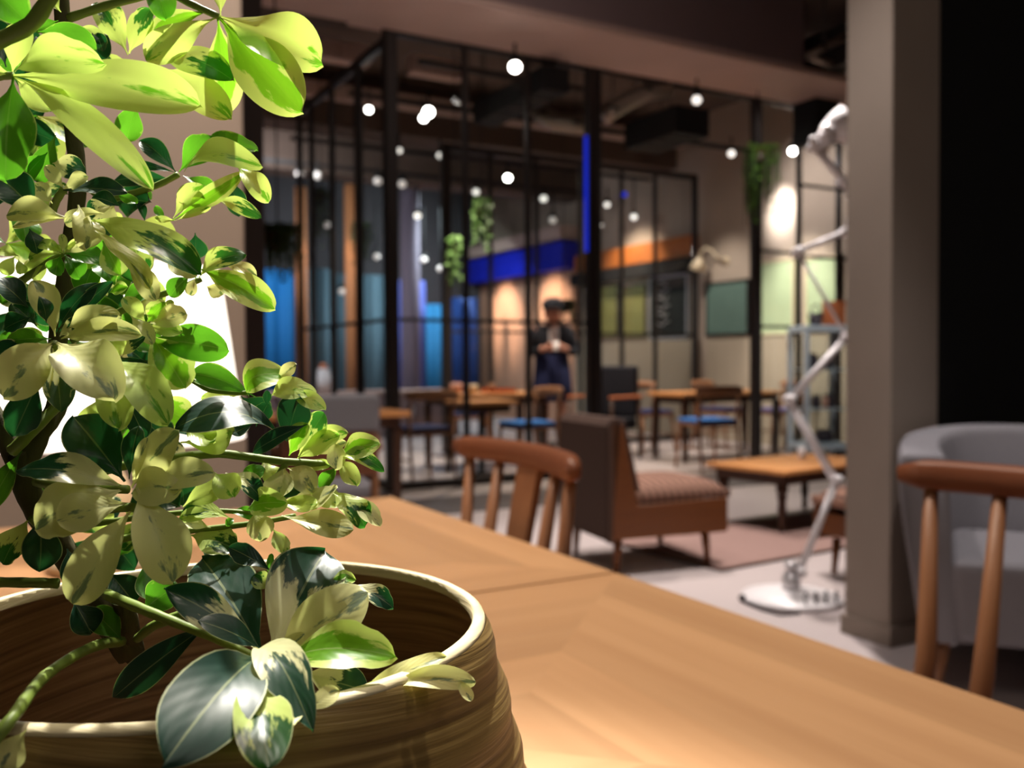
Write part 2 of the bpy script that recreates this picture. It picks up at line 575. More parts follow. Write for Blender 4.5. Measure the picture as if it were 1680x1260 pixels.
def pot_mat(name, c1, c2, c3):
    mt, nt, b = new_mat(name)
    L = nt.links.new
    tc = nd(nt, 'ShaderNodeTexCoord')
    sx = nd(nt, 'ShaderNodeSeparateXYZ')
    L(tc.outputs['Object'], sx.inputs[0])
    an = nd(nt, 'ShaderNodeMath', operation='ARCTAN2')
    L(sx.outputs[1], an.inputs[0]); L(sx.outputs[0], an.inputs[1])
    cb = nd(nt, 'ShaderNodeCombineXYZ')
    mz = nd(nt, 'ShaderNodeMath', operation='MULTIPLY_ADD')
    mz.inputs[1].default_value = 0.010
    L(an.outputs[0], mz.inputs[0]); L(sx.outputs[2], mz.inputs[2])
    m1 = nd(nt, 'ShaderNodeMath', operation='MULTIPLY'); m1.inputs[1].default_value = 0.9
    m2 = nd(nt, 'ShaderNodeMath', operation='MULTIPLY'); m2.inputs[1].default_value = 380
    L(an.outputs[0], m1.inputs[0]); L(mz.outputs[0], m2.inputs[0])
    L(m1.outputs[0], cb.inputs[0]); L(m2.outputs[0], cb.inputs[1])
    nz = nd(nt, 'ShaderNodeTexNoise')
    nz.inputs['Scale'].default_value = 1.0
    nz.inputs['Detail'].default_value = 5
    L(cb.outputs[0], nz.inputs['Vector'])
    cr = nd(nt, 'ShaderNodeValToRGB')
    cr.color_ramp.elements[0].position = 0.30
    cr.color_ramp.elements[0].color = rgba(c1)
    cr.color_ramp.elements[1].position = 0.68
    cr.color_ramp.elements[1].color = rgba(c3)
    e = cr.color_ramp.elements.new(0.5)
    e.color = rgba(c2)
    L(nz.outputs['Fac'], cr.inputs[0]); L(cr.outputs[0], b.inputs['Base Color'])
    b.inputs['Roughness'].default_value = 0.45
    bp = nd(nt, 'ShaderNodeBump')
    bp.inputs['Strength'].default_value = 0.5
    bp.inputs['Distance'].default_value = 0.0012
    L(nz.outputs['Fac'], bp.inputs['Height']); L(bp.outputs[0], b.inputs['Normal'])
    return mt


M['pot'] = pot_mat('coiled_bamboo', S(88, 66, 34), S(134, 108, 60), S(168, 142, 88))
M['pot_in'] = pot_mat('coiled_bamboo_inside', S(104, 76, 52), S(146, 112, 78), S(168, 134, 96))
M['pot_rim'] = pot_mat('bamboo_rim', S(200, 184, 142), S(222, 208, 168), S(232, 220, 186))

LIME = (0.60, 0.74, 0.22)
CREAM = (0.78, 0.78, 0.36)
LT = (0.75, 0.98, 0.19)
CT = (0.86, 0.90, 0.30)
DG = (0.012, 0.050, 0.030)
GM = (0.05, 0.20, 0.02)
LEAF = {
    'L': leaf_mat('leaf_lime', (0.14, 0.34, 0.03), LIME, (0.20, 0.60, 0.02), LT, 0.25, 0.55, 0.33, 3.0),
    'G': leaf_mat('leaf_green_centre', (0.13, 0.33, 0.02), LIME, (0.28, 0.72, 0.02), LT, 0.9, -0.45, -0.10, 3.0),
    'O': leaf_mat('leaf_green', (0.06, 0.20, 0.02), (0.42, 0.56, 0.12), (0.14, 0.50, 0.02), (0.5, 0.8, 0.1), 0.8, 0, -0.45, 3.0),
    'D': leaf_mat('leaf_dark', DG, (0.30, 0.40, 0.14), (0.02, 0.16, 0.03), (0.3, 0.5, 0.06), 0.7, 0, -0.62, 2.5, 0.30, 0.25),
    'S': leaf_mat('leaf_dark_glossy', (0.016, 0.050, 0.036), (0.42, 0.48, 0.22), (0.02, 0.14, 0.03), (0.4, 0.6, 0.1), 0.5, 0, -0.75, 2.5, 0.42, 0.14, spec=0.45),
    'C': leaf_mat('leaf_cream', (0.24, 0.30, 0.21), CREAM, (0.25, 0.38, 0.08), CT, 0.5, 0.5, 0.36, 3.0, 0.4, 0.40),
    'V': leaf_mat('leaf_half_cream', DG, (0.74, 0.74, 0.42), (0.02, 0.16, 0.03), CT, 0.2, 1.3, 0.10, 3.5, 0.34, 0.32),
    'W': leaf_mat('leaf_half_lime', (0.02, 0.08, 0.02), LIME, (0.05, 0.28, 0.02), LT, 0.3, 0.9, 0.16, 3.5, 0.34, 0.42),
}

# ------------------------------------------------------------------ setting
H_CEIL = 4.15
struct('floor', MB().b2((-3, -3, -0.1), (8.1, 15.4, 0)), M['floor'], label='pale grey polished concrete floor')
struct('trim_1', MB().b2((2.3, 5.42, 0.0), (7.9, 6.1, 0.006)), M['floor_d'], label='dark floor strip in front of the glass room')
struct('ceiling', MB().b2((-3, -3, H_CEIL), (8.1, 15.4, H_CEIL + 0.1)), M['ceil'], label='dark brown exposed ceiling')
struct('wall_right', MB().b2((7.9, 2.0, 0), (8.1, 15.4, H_CEIL)), M['side_wall'], label='plastered side wall behind the glass room')
struct('wall_back', MB().b2((-3, 15.2, 0), (8.1, 15.4, H_CEIL)), M['far_wall'], label='dark far wall of the hall')
struct('wall_left', MB().b2((-3.1, -3, 0), (-3, 15.4, H_CEIL)), M['concrete'], label='concrete wall on the left')
struct('wall_front', MB().b2((-3, -3.1, 0), (8.1, -3, H_CEIL)), M['concrete'], label='concrete wall behind the tables')
struct('column', MB().b2((-1.6, 2.6, 0), (0.603, 3.05, H_CEIL)), M['concrete_l'], bevel=0.008, label='wide pinkish concrete column behind the table lamp')
struct('trim_2', MB().b2((0.765, 3.3, 0), (0.835, 3.4, H_CEIL)), M['steel_b'], label='dark vertical frame beside the wide column')
struct('column', MB().b2((2.685, 2.115, 0), (2.938, 2.31, H_CEIL)), M['concrete'], bevel=0.006, label='square concrete column beside the white floor lamp')
struct('trim_3', MB().b2((2.675, 2.105, 0), (2.945, 2.32, 0.07)), M['concrete'], label='base of the square column')
struct('wall_2', MB().b2((2.946, 2.16, 0), (7.9, 2.28, H_CEIL)), M['black'], label='black partition behind the grey armchair')
struct('beam', MB().b2((-3, 5.8, 3.58), (6.2, 6.5, H_CEIL)), M['concrete_d'], bevel=0.01, label='concrete ceiling beam in front of the glass room')
struct('trim_4', MB().b2((-3, 5.82, 3.53), (7.9, 6.58, 3.579)), M['soffit'], label='beam underside with upward bounce light put into its pale colour')  # light from below is put into the paler underside colour
struct('beam', MB().b2((6.5, 4.2, 3.60), (6.72, 6.58, 3.95)), M['steel'], label='dark beam running forward from the glass corner post')
for i, (y0, z0) in enumerate(((9.6, 3.55), (11.8, 3.5))):
    struct('beam', MB().b2((-3, y0, z0), (7.9, y0 + 0.45, H_CEIL)), M['ceil'], label='dark cross beam above the far hall')
struct('trim_5', MB().b2((2.7, 7.4, 3.95), (7.9, 7.75, H_CEIL)), M['soffit'], label='ceiling strip between the beams with light put into its pale colour')  # stands for lit ceiling, brightness carried by the pale colour
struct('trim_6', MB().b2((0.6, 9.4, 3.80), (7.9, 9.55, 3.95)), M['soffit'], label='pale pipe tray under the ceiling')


for k_, (xa, xb) in enumerate(((525, 605), (672, 757))):  # lit patches of ceiling, shaped as pale blocks
    struct('trim_%d' % (14 + k_), MB().b2((at_y(xa, 90, 8.2).x, 8.15, 3.78), (at_y(xb, 90, 8.2).x, 8.3, 3.95)), M['soffit'], label='lit ceiling patch put in as a pale block, %s of the corner post' % ('left', 'right')[k_])


# glass room
def window(name, label, a, b, stops, thick, z0, z1, transoms, axis, panes=True):
    """a run of glazing between two plan points; stops are the mullion positions along the axis"""
    root = bpy.data.objects.new(name, None)
    COL.objects.link(root)
    root['kind'] = 'structure'
    root['label'] = label
    root.location = (a[0], a[1], 0)
    o = Vector((a[0], a[1], 0))
    ex = Vector((1, 0, 0)) if axis == 'X' else Vector((0, 1, 0))
    ey = Vector((0, 1, 0)) if axis == 'X' else Vector((1, 0, 0))
    def bar(nm, p0, p1, za, zb, wd, dp, mat):
        mb = MB()
        c0, c1 = p0 - wd / 2, p1 + wd / 2
        A = ex * c0 - ey * dp / 2
        B = ex * c1 + ey * dp / 2
        mb.b2((A.x, A.y, za), (B.x, B.y, zb))
        return mb.build(nm, mat, root, bevel=0.003, seg=1)
    n = len(stops)
    for i, q in enumerate(stops):
        t = thick[i]
        bar('mullion', q, q, z0, z1, t, max(0.05, t), M['steel'])
    for i in range(n - 1):
        p, q = stops[i] + thick[i] / 2, stops[i + 1] - thick[i + 1] / 2
        bar('rail', p, q, z1 - 0.07, z1, 0, 0.055, M['steel'])
        if panes[i]:
            bar('rail', p, q, z0, z0 + 0.06, 0, 0.055, M['steel'])
        tr = transoms[i] if panes[i] else []
        zs = [z0 + 0.06] + list(tr) + [z1 - 0.07]
        for zt in tr:
            bar('rail', p, q, zt - 0.014, zt + 0.014, 0, 0.04, M['steel'])
        if panes[i]:
            for k in range(len(zs) - 1):
                za = zs[k] + (0.014 if k else 0)
                zb = zs[k + 1] - (0.014 if k < len(zs) - 2 else 0)
                bar('pane', p, q, za, zb, 0, 0.008, M['glass'])
    return root


GX, GY, GB, GT = 2.653, 6.64, 9.05, 3.58
window('window_1', 'left glazed side of the steel framed glass room', (GX, GY), (GX, GB),
       [0.73, 1.41, 2.02, 2.63 - 0.2], [0.045, 0.045, 0.045, 0.05], 0, GT - 0.06, [[1.33]] * 4, 'Y', [1, 1, 1, 1])
window('window_2', 'front glazing of the glass room left of the doorway', (GX, GY), (4.5, GY),
       [0, 3.295 - GX, 3.878 - GX, 4.514 - GX], [0.095, 0.04, 0.04, 0.085], 0, GT, [[1.33]] * 4, 'X', [1, 1, 1])
window('window_3', 'open doorway and right glazing of the glass room front', (4.514, GY), (7.9, GY),
       [0.09, 6.453 - 4.514, 7.033 - 4.514, 7.606 - 4.514, 3.36], [0.02, 0.085, 0.04, 0.05, 0.04], 0, GT,
       [[], [1.33, 2.07], [2.05, 2.76], [2.05, 2.76]], 'X', [0, 1, 1, 1])
window('window_4', 'back glazing of the glass room', (GX, GB), (7.9, GB),
       [4.254 - GX, 4.8 - GX, 5.4 - GX, 6.0 - GX, 6.6 - GX, 7.11 - GX, 7.746 - GX], [0.09, 0.04, 0.04, 0.04, 0.04, 0.04, 0.06], 0, 3.36,
       [[1.33]] * 7, 'X', [1, 1, 1, 1, 1, 1])
# short link between the corner post and the first left mullion
window('window_5', 'narrow glazing beside the front corner post', (GX, GY), (GX, 7.3), [0.07, 0.68], [0.02, 0.02], 0, GT - 0.06, [[1.33]], 'Y', [1])

# side wall features
XW = 7.9


def wall_patch(name, x0, y0, x1, y1, mat, label, dep=0.02, kind=None, cat=None, X=XW):
    a, b = at_x(x0, y0, X), at_x(x1, y1, X)
    z0, z1 = sorted((a.z, b.z))
    ya, yb = sorted((a.y, b.y))
    o = MB().b2((X - dep, ya, z0), (X - 0.001, yb, z1)).build(name, mat, None, (X, (ya + yb) / 2, z0), bevel=0.003, seg=1)
    return tag(o, label, cat, None, kind)


struct('trim_7', MB().b2((7.86, 6.72, 0), (7.9, 8.95, 1.27)), M['wains'], label='beige lower wall below the boards')
struct('trim_8', MB().b2((7.80, 9.15, 0), (7.9, 11.9, 1.27)), M['wains'], label='beige partition at the back of the glass room')
struct('trim_9', MB().b2((7.78, 9.15, 2.36), (7.9, 11.9, 2.62)), M['orange'], label='orange band along the side wall')
struct('trim_10', MB().b2((7.70, 9.15, 2.16), (7.9, 11.9, 2.33)), M['black'], label='dark ledge below the orange band')
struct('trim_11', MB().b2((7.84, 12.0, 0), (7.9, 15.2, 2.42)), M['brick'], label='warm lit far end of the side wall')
struct('trim_12', MB().b2((7.60, 11.95, 2.44), (7.9, 15.2, 2.86)), M['bandblue'], label='bright blue fascia over the far wall')
struct('trim_13', MB().b2((7.55, 11.95, 2.9), (7.9, 15.2, 3.1)), M['soffit'], label='pale ledge above the blue fascia')


def framed_board(name, x0, y0, x1, y1, mat, label, cat, fm='dark_wood', fwid=0.025, X=XW):
    a, b = at_x(x0, y0, X), at_x(x1, y1, X)
    z0, z1 = sorted((a.z, b.z))
    ya, yb = sorted((a.y, b.y))
    org = Vector((X - 0.03, (ya + yb) / 2, z0))
    r = thing(name, label, cat, org)
    MB().b2((X - 0.028, ya, z0), (X - 0.006, yb, z1)).build('board', mat, r, org)
    for p, q in (((ya, z0), (yb, z0 + fwid)), ((ya, z1 - fwid), (yb, z1)), ((ya, z0), (ya + fwid, z1)), ((yb - fwid, z0), (yb, z1))):
        MB().b2((X - 0.042, p[0], p[1]), (X - 0.005, q[0], q[1])).build('frame_bar', M[fm], r, org)
    return r


framed_board('chalkboard', 1161, 465, 1231, 549, M['green_board'], 'dark green chalkboard left of the glass room corner post', 'board', 'steel')
framed_board('chalkboard', 1248, 430, 1306, 549, M['pale_board'], 'pale green board right of the corner post with soft leaf marks', 'board', 'cream')
framed_board('chalkboard', 1324, 424, 1384, 538, M['pale_board'], 'pale green board behind the white lamp arms above the white cabinet', 'board', 'cream')
framed_board('poster', 978, 470, 1016, 554, M['olive_board'], 'ochre poster just right of the blue lit post', 'poster', 'dark_wood')
framed_board('poster', 1024, 470, 1062, 554, M['olive_board'], 'olive green poster between two back mullions', 'poster', 'dark_wood')
# dark framed poster with chrome frame and white flourishes
r = framed_board('framed_poster', 1068, 456, 1132, 556, M['black'], 'black poster with pale chalk flourishes in a chrome frame', 'poster', 'chrome', 0.03)
for k in range(6):
    a = at_x(1080 + 3 * (k % 2), 466 + k * 13, XW)
    MB().tube([(XW - 0.034, a.y + 0.02, a.z), (XW - 0.034, a.y - 0.08, a.z + 0.03 * (-1) ** k), (XW - 0.034, a.y - 0.17, a.z - 0.02 * (-1) ** k),
               (XW - 0.034, a.y - 0.24, a.z + 0.02)], 0.009, 5).build('flourish', M['chrome'], r, r.location)

# sconce
p = at_x(1192, 428, XW)
r = thing('wall_sconce', 'cream gooseneck wall sconce above the dark green chalkboard', 'lamp', p)
MB().lathe([(0.05, 0), (0.05, 0.02)], n=14).build('back_plate', M['cream'], r).rotation_euler = (0, -PI / 2, 0)
MB().tube([(-0.02, 0, 0), (-0.10, 0.03, 0.03), (-0.17, 0.10, 0.14), (-0.20, 0.17, 0.17), (-0.22, 0.22, 0.12), (-0.22, 0.235, 0.05)], 0.014, 8).build('arm', M['cream'], r)
s_ = MB().lathe([(0.03, 0.0), (0.06, -0.05), (0.11, -0.16), (0.105, -0.16), (0.05, -0.05), (0.02, -0.01)], n=18, closed=True).build('lamp_shade', M['cream'], r)
s_.location = (-0.22, 0.235, 0.06)
s_.rotation_euler = (0.35, 0, 0)

# far columns
for px, y0, mt, lab in ((496, 3.4, 'copper', 'slim copper lit column behind the left glazing'), (577, 12.2, 'copper', 'copper lit column between the left mullions'),
                        (674, 12.6, 'lilac', 'pale lilac lit column right of the front corner post')):
    Y = 12.4 if px != 496 else 12.9
    c = at_y(px, 592, Y)
    struct('column', MB().lathe([(0.085 if px != 674 else 0.14, 0), (0.085 if px != 674 else 0.14, 3.5)], (c.x, c.y, 0), 16), M[mt], label=lab)
    if px != 674: spot((c.x - 0.1, c.y - 0.55, 3.1), (c.x, c.y, 2.1), 26, 50, 0.8, 0.04, (1, 0.72, 0.5))


# hanging cloths on the far wall
def curtain(x0, x1, Y, z0, z1, mat, label):
    a, b = at_y(x0, 592, Y).x, at_y(x1, 592, Y).x
    n = 40
    vs, fs = [], []
    for j, z in enumerate((z0, z1)):
        for i in range(n + 1):
            t = i / n
            vs.append((a + (b - a) * t, Y + 0.035 * math.sin(t * (b - a) * 26), z))
    for i in range(n):
        fs.append((i, i + 1, n + 2 + i, n + 1 + i))
    mb = MB().add(vs, fs, True)
    o = mb.build('curtain', mat, None, ((a + b) / 2, Y, z0))
    sm = o.modifiers.new('thick', 'SOLIDIFY')
    sm.thickness = 0.01
    tag(o, label, 'curtain', 'blue cloth hangings along the far wall')
    return o


curtain(424, 484, 12.2, 0.0, 2.25, M['cy_blue'], 'bright cyan blue cloth hanging left of the glass room')
curtain(488, 545, 13.8, 0.0, 2.45, M['teal'], 'grey teal cloth between the first left mullions')
curtain(546, 640, 13.9, 0.0, 2.40, M['teal'], 'wide grey teal cloth behind the copper column')
curtain(650, 700, 14.0, 0.0, 2.35, M['violet'], 'violet blue cloth behind the lilac lit column')
curtain(700, 733, 13.8, 0.0, 1.95, M['skyblue'], 'narrow sky blue cloth left of the dark back post')
curtain(735, 784, 14.2, 0.0, 2.1, M['navy'], 'deep navy cloth right of the dark back post')

# blue light falling on the doorway post, put in as an emissive strip
o = MB().b2((4.461, GY - 0.02, 1.95), (4.470, GY + 0.02, 2.95)).build('blue_glow_strip', M['blue_glow'], None, (4.47, GY - 0.05, 1.75))
tag(o, 'glowing strip put in for blue light on the post left of the doorway', 'light')
p = at_y(1025, 319, 8.98)
o = MB().ball(p, 0.03, 8).build('indicator_light', M['blue_glow'], None, p)
tag(o, 'small round blue indicator light on the back glazing', 'light')

# ducts and ceiling kit
def arc_pts(pxs, d):
    return [at_d(x, y, d) for x, y in pxs]


def hung_tube(name, label, cat, lines, rad, mat, straps):
    P0 = lines[0][0]
    r = thing(name, label, cat, P0)
    for k, ln in enumerate(lines):
        MB().tube([q - P0 for q in ln], rad, 12).build('tube_run', M[mat], r)
    for q in straps:
        MB().tube([q - P0 + Vector((0, 0, rad)), (q.x - P0.x, q.y - P0.y, H_CEIL - P0.z)], 0.007, 6).build('hanger_rod', M['steel'], r)
        MB().lathe([(rad * 1.03, -0.015), (rad * 1.08, -0.015), (rad * 1.08, 0.015), (rad * 1.03, 0.015)], (0, 0, 0), 14, True).build('strap', M['steel'], r).location = q - P0


A1 = arc_pts([(878, 165), (890, 188), (915, 202), (945, 204), (958, 198)], 8.6)
hung_tube('duct', 'curved silver air duct left of the doorway post', 'duct', [A1], 0.085, 'duct', [A1[1], A1[3]])
A2 = arc_pts([(990, 192), (1005, 180), (1030, 165), (1062, 150), (1100, 144)], 8.4)
hung_tube('duct', 'silver air duct right of the doorway post', 'duct', [A2], 0.085, 'duct', [A2[1], A2[3]])


def hung_box(px, py, z, sx, sy, sz, rz, name, label, cat):
    c = at_z(px, py, z)
    r = thing(name, label, cat, (c.x, c.y, z), rz)
    MB().b2((-sx / 2, -sy / 2, 0), (sx / 2, sy / 2, sz)).build('casing', M['black'], r, bevel=0.01)
    for a in (-1, 1):
        for b in (-1, 1):
            MB().tube([(a * sx * 0.4, b * sy * 0.35, sz), (a * sx * 0.4, b * sy * 0.35, H_CEIL - z)], 0.008, 6).build('hanger_rod', M['steel'], r)
    for k in range(3):
        MB().b2((-sx * 0.4, -sy * 0.3 + k * sy * 0.25, -0.012), (sx * 0.4, -sy * 0.3 + k * sy * 0.25 + 0.03, 0)).build('louvre', M['steel'], r)
    return r


hung_box(1092, 236, 3.12, 0.42, 0.8, 0.26, 0.0, 'ceiling_unit', 'long black ceiling air unit above the doorway', 'air unit')
hung_box(850, 180, 3.25, 0.26, 1.3, 0.2, 0.0, 'ceiling_unit', 'long black ceiling air unit behind the front glazing', 'air unit')
hung_box(1338, 238, 3.12, 0.32, 0.3, 0.42, 0.0, 'speaker_box', 'brown black box hung beside the white lamp head', 'speaker')
K = lambda x, y: at_d(x, y, 5.6)
hung_tube('pipe', 'forked grey pipe high up beside the square column', 'pipe', [[K(1325, 92), K(1352, 78), K(1392, 58)], [K(1325, 92), K(1345, 99), K(1364, 106)]], 0.022, 'duct', [K(1352, 78)])

# cable track bars for the spots
for i, (y0, x0, x1, lab) in enumerate(((6.9, 3.0, 4.6, 'black lighting track over the front of the glass room'), (8.0, 2.8, 7.7, 'black lighting track over the middle of the glass room'),
                                      (9.9, 2.8, 7.7, 'black lighting track behind the glass room'), (11.1, 2.8, 7.7, 'black lighting track over the far hall'))):
    o = MB().b2((x0, y0 - 0.02, 3.42), (x1, y0 + 0.02, 3.46)).build('lighting_track', M['black'], None, ((x0 + x1) / 2, y0, 3.42))
    tag(o, lab, 'track')

# ------------------------------------------------------------------ spotlights
SPOTS = [
    (845, 110, 0.05, 'bulb', 'largest glowing spotlight high in the middle of the front glazing'),
    (703, 184, 0.055, 'bulb', 'glowing spotlight high behind the first front pane, upper of its pair'),
    (695, 194, 0.04, 'bulb', 'glowing spotlight high behind the first front pane, lower of its pair'),
    (605, 180, 0.035, 'bulb', 'single glowing spotlight just left of the front corner post'),
    (655, 247, 0.035, 'bulb_far', 'glowing spotlight touching the right edge of the front corner post'),
    (722, 255, 0.04, 'bulb_far', 'glowing spotlight beside the top of the dark back post'),
    (833, 292, 0.05, 'bulb', 'bright spotlight above the pale hanging greenery'),
    (1143, 164, 0.045, 'bulb_far', 'black track spotlight under the beam by the ceiling air unit'),
    (1200, 252, 0.045, 'bulb_far', 'spotlight left of the hanging plant on the corner post'),
    (1301, 248, 0.05, 'bulb', 'spotlight right of the hanging plant on the corner post'),
    (781, 315, 0.05, 'bulb_far', 'spotlight just left above the pale hanging greenery'),
    (892, 326, 0.055, 'bulb_far', 'spotlight above the blue fascia'),
    (996, 336, 0.045, 'bulb_far', 'spotlight right of the blue lit post, upper one'),
    (984, 370, 0.05, 'bulb_far', 'spotlight right of the blue lit post, lower one'),
    (1040, 356, 0.05, 'bulb_far', 'spotlight above the bright patch on the side wall'),
    (685, 354, 0.055, 'bulb_far', 'spotlight above the lilac lit column'),
    (494, 379, 0.06, 'bulb_far', 'brightest spotlight behind the left glazing'),
] + [(x, y, 0.06, 'bulb_dim', 'dim round spotlight ' + t) for x, y, t in (
    (492, 285, 'behind the left glazing, leftmost of its top row'), (521, 288, 'behind the left glazing, second of its top row'), (620, 297, 'just left of the front corner post, high up'),
    (660, 302, 'just right of the front corner post, high up'), (536, 369, 'behind the left glazing beside the brightest one there'), (561, 478, 'low behind the left glazing next to the copper column'),
    (907, 361, 'above the blue fascia, just below the brighter one'), (677, 402, 'right of the corner post in front of the lilac lit column'), (618, 421, 'between the copper column and the corner post'),
    (695, 426, 'at the right edge of the lilac lit column'), (722, 441, 'beside the dark back post above the blue cloths'))]


def spotlight(p, rad, mt, label, group):
    r = thing('ceiling_spotlight', label, 'spotlight', p, 0, group)
    d = (CAM - p)
    d.z = -1.6 * abs(d.xy.length) * 0.5
    q = d.normalized().to_track_quat('Z', 'Y').to_euler()
    h = MB().lathe([(rad * 0.5, -rad * 3.2), (rad * 1.05, -rad * 2.6), (rad * 1.12, -rad * 0.1), (rad * 1.0, -rad * 0.1)], n=14).build('head', M['black'], r)
    h.rotation_euler = q
    g = MB().ball((0, 0, 0), rad, 8, (1, 1, 0.6)).build('lens', M[mt], r)
    g.rotation_euler = q
    MB().tube([(0, 0, rad * 1.0), (0, 0, max(0.12, 3.43 - p.z))], 0.012, 6).build('stem', M['black'], r)


for x, y, rad, mt, lab in SPOTS:
    p = at_z(x, y, 3.25 if y < 340 else 3.0)
    if p.x > 7.5: p = at_x(x, y, 7.45)
    if p.y > 14.8: p = at_y(x, y, 14.6)
    if y > 390: p = at_y(x, y, 13.2)
    spotlight(p, rad * 0.85, mt, lab, 'ceiling spots')


# ------------------------------------------------------------------ furniture makers
def table(name, label, x0, y0, x1, y1, zt, group=None, rings=5, mats=('oak', 'oak_y'), cat='table', leg_w=0.05):
    cx, cy = (x0 + x1) / 2, (y0 + y1) / 2
    r = thing(name, label, cat, (cx, cy, 0), 0, group)
    org = Vector((cx, cy, 0))
    th = 0.028
    MB().b2((x0 + 0.004, y0 + 0.004, zt - th), (x1 - 0.004, y1 - 0.004, zt - 0.006)).build('core', M['oak_edge'], r, org)
    W, D = x1 - x0, y1 - y0
    st = min(W, D) / 2 / rings
    for k in range(rings):
        a, b = k * st, (k + 1) * st
        g = 0.0002
        o0 = [(x0 + a, y0 + a), (x1 - a, y0 + a), (x1 - a, y1 - a), (x0 + a, y1 - a)]
        i0 = [(x0 + b, y0 + b), (x1 - b, y0 + b), (x1 - b, y1 - b), (x0 + b, y1 - b)]
        for e in range(4):
            p, q, s, t = o0[e], o0[(e + 1) % 4], i0[(e + 1) % 4], i0[e]
            if (Vector(s) - Vector(t)).length < 1e-5:
                ring = [p, q, s]
            else:
                ring = [p, q, s, t]
            n = len(ring)
            zb = zt - (0.0305 if k == 0 else 0.006)
            if k == 0: pass
            vs = [(u[0], u[1], zb if k else zt - 0.02) for u in ring] + [(u[0], u[1], zt) for u in ring]
            fs = [tuple(range(n))[::-1], tuple(range(n, 2 * n))] + [(i, (i + 1) % n, n + (i + 1) % n, n + i) for i in range(n)]
            o = MB().add(vs, fs).build('board', M[mats[0] if e % 2 == 0 else mats[1]], r, org)
    for sx in (x0 + 0.06, x1 - 0.06):
        for sy in (y0 + 0.06, y1 - 0.06):
            MB().box((sx, sy, (zt - th) / 2), (leg_w, leg_w, zt - th), None, 0.7).build('leg', M['walnut'], r, org)
    for sy in (y0 + 0.06, y1 - 0.06):
        MB().b2((x0 + 0.085, sy - 0.012, zt - th - 0.07), (x1 - 0.085, sy + 0.012, zt - th)).build('apron', M['walnut_y'], r, org)
    return r


ZT = 0.74
table('dining_table', 'nearest oak table with chevron grain carrying the bamboo plant pot', -0.09, 0.172, 0.656, 0.911, ZT, 'oak tables pushed end to end')
table('dining_table', 'second oak table beyond the dark seam, with the lit lampshade', -0.09, 0.917, 0.656, 1.653, ZT, 'oak tables pushed end to end')


def stick_chair(loc, rz, label, group, sc=1.0):
    """seat faces local -X; bowed top rail, three spindles, one wide splat"""
    r = thing('dining_chair', label, 'chair', loc, rz, group)
    # seat
    prof = []
    for i in range(24):
        q = 2 * PI * i / 24
        c, s = math.cos(q), math.sin(q)
        prof.append((0.205 * math.copysign(abs(c) ** 0.6, c), 0.215 * math.copysign(abs(s) ** 0.6, s)))
    n = 24
    vs = [(x * 0.96, y * 0.96, 0.425) for x, y in prof] + [(x, y, 0.437) for x, y in prof] + [(x * 0.98, y * 0.98, 0.452) for x, y in prof]
    fs = [tuple(range(n))[::-1], tuple(range(2 * n, 3 * n))]
    for j in range(2):
        fs += [(j * n + i, j * n + (i + 1) % n, (j + 1) * n + (i + 1) % n, (j + 1) * n + i) for i in range(n)]
    MB().add(vs, fs).build('seat', M['walnut_y'], r)
    for sx in (-1, 1):
        for sy in (-1, 1):
            MB().tube([(sx * 0.20, sy * 0.20, 0), (sx * 0.17, sy * 0.165, 0.22), (sx * 0.14, sy * 0.13, 0.43)], [0.012, 0.017, 0.015], 10).build('leg', M['walnut'], r)
    for sy in (-1, 1):
        MB().tube([(-0.175, sy * 0.17, 0.2), (0.175, sy * 0.17, 0.2)], 0.009, 8).build('stretcher', M['walnut'], r)
    MB().tube([(0, -0.17, 0.2), (0, 0.17, 0.2)], 0.009, 8).build('stretcher', M['walnut'], r)

    def rail_x(y): return 0.255 - 0.9 * y * y
    # bowed rail with soft square section
    ys = [-0.215 + 0.43 * i / 16 for i in range(17)]
    vs, fs = [], []
    for i, y in enumerate(ys):
        e = min(1.0, (0.215 - abs(y)) / 0.03)
        h = 0.019 * (0.55 + 0.45 * math.sqrt(max(0, e)))
        dpt = 0.013 * (0.7 + 0.3 * math.sqrt(max(0, e)))
        x = rail_x(y)
        for (u, v) in ((-1, -0.6), (-0.6, -1), (0.6, -1), (1, -0.6), (1, 0.6), (0.6, 1), (-0.6, 1), (-1, 0.6)):
            vs.append((x + u * dpt, y, 0.851 + v * h))
    for i in range(16):
        for k in range(8):
            fs.append((i * 8 + k, i * 8 + (k + 1) % 8, (i + 1) * 8 + (k + 1) % 8, (i + 1) * 8 + k))
    fs += [tuple(range(8))[::-1], tuple(range(16 * 8, 17 * 8))]
    MB().add(vs, fs, True).build('top_rail', M['walnut_y'], r)
    for y in (-0.180, -0.10, 0.10, 0.180):
        MB().tube([(0.15, y * 0.9, 0.44), (0.205, y * 0.95, 0.62), (rail_x(y), y, 0.84)], [0.0135, 0.0130, 0.0085], 12).build('spindle', M['walnut'], r)
    mb = MB()
    vs = []
    for z, x, wd in ((0.44, 0.155, 0.030), (0.62, 0.21, 0.033), (0.835, 0.253, 0.036)):
        for dx in (-0.006, 0.006):
            for dy in (-1, 1):
                vs.append((x + dx, dy * wd, z))
    fs = []
    for i in range(2):
        a, b = i * 4, i * 4 + 4
        fs += [(a, a + 1, b + 1, b), (a + 3, a + 2, b + 2, b + 3), (a + 2, a, b, b + 2), (a + 1, a + 3, b + 3, b + 1)]
    fs += [(0, 2, 3, 1), (8, 9, 11, 10)]
    mb.add(vs, fs).build('splat', M['walnut'], r)
    return r


c1 = stick_chair((0.478, 1.262, 0), -0.07, 'walnut stick back chair drawn up to the second table', 'stick back chairs around the oak tables')
c2 = dup(c1, (0.825, 0.575, 0), 0.03, 'walnut stick back chair beside the nearest table in front of the grey armchair', 'stick back chairs around the oak tables')


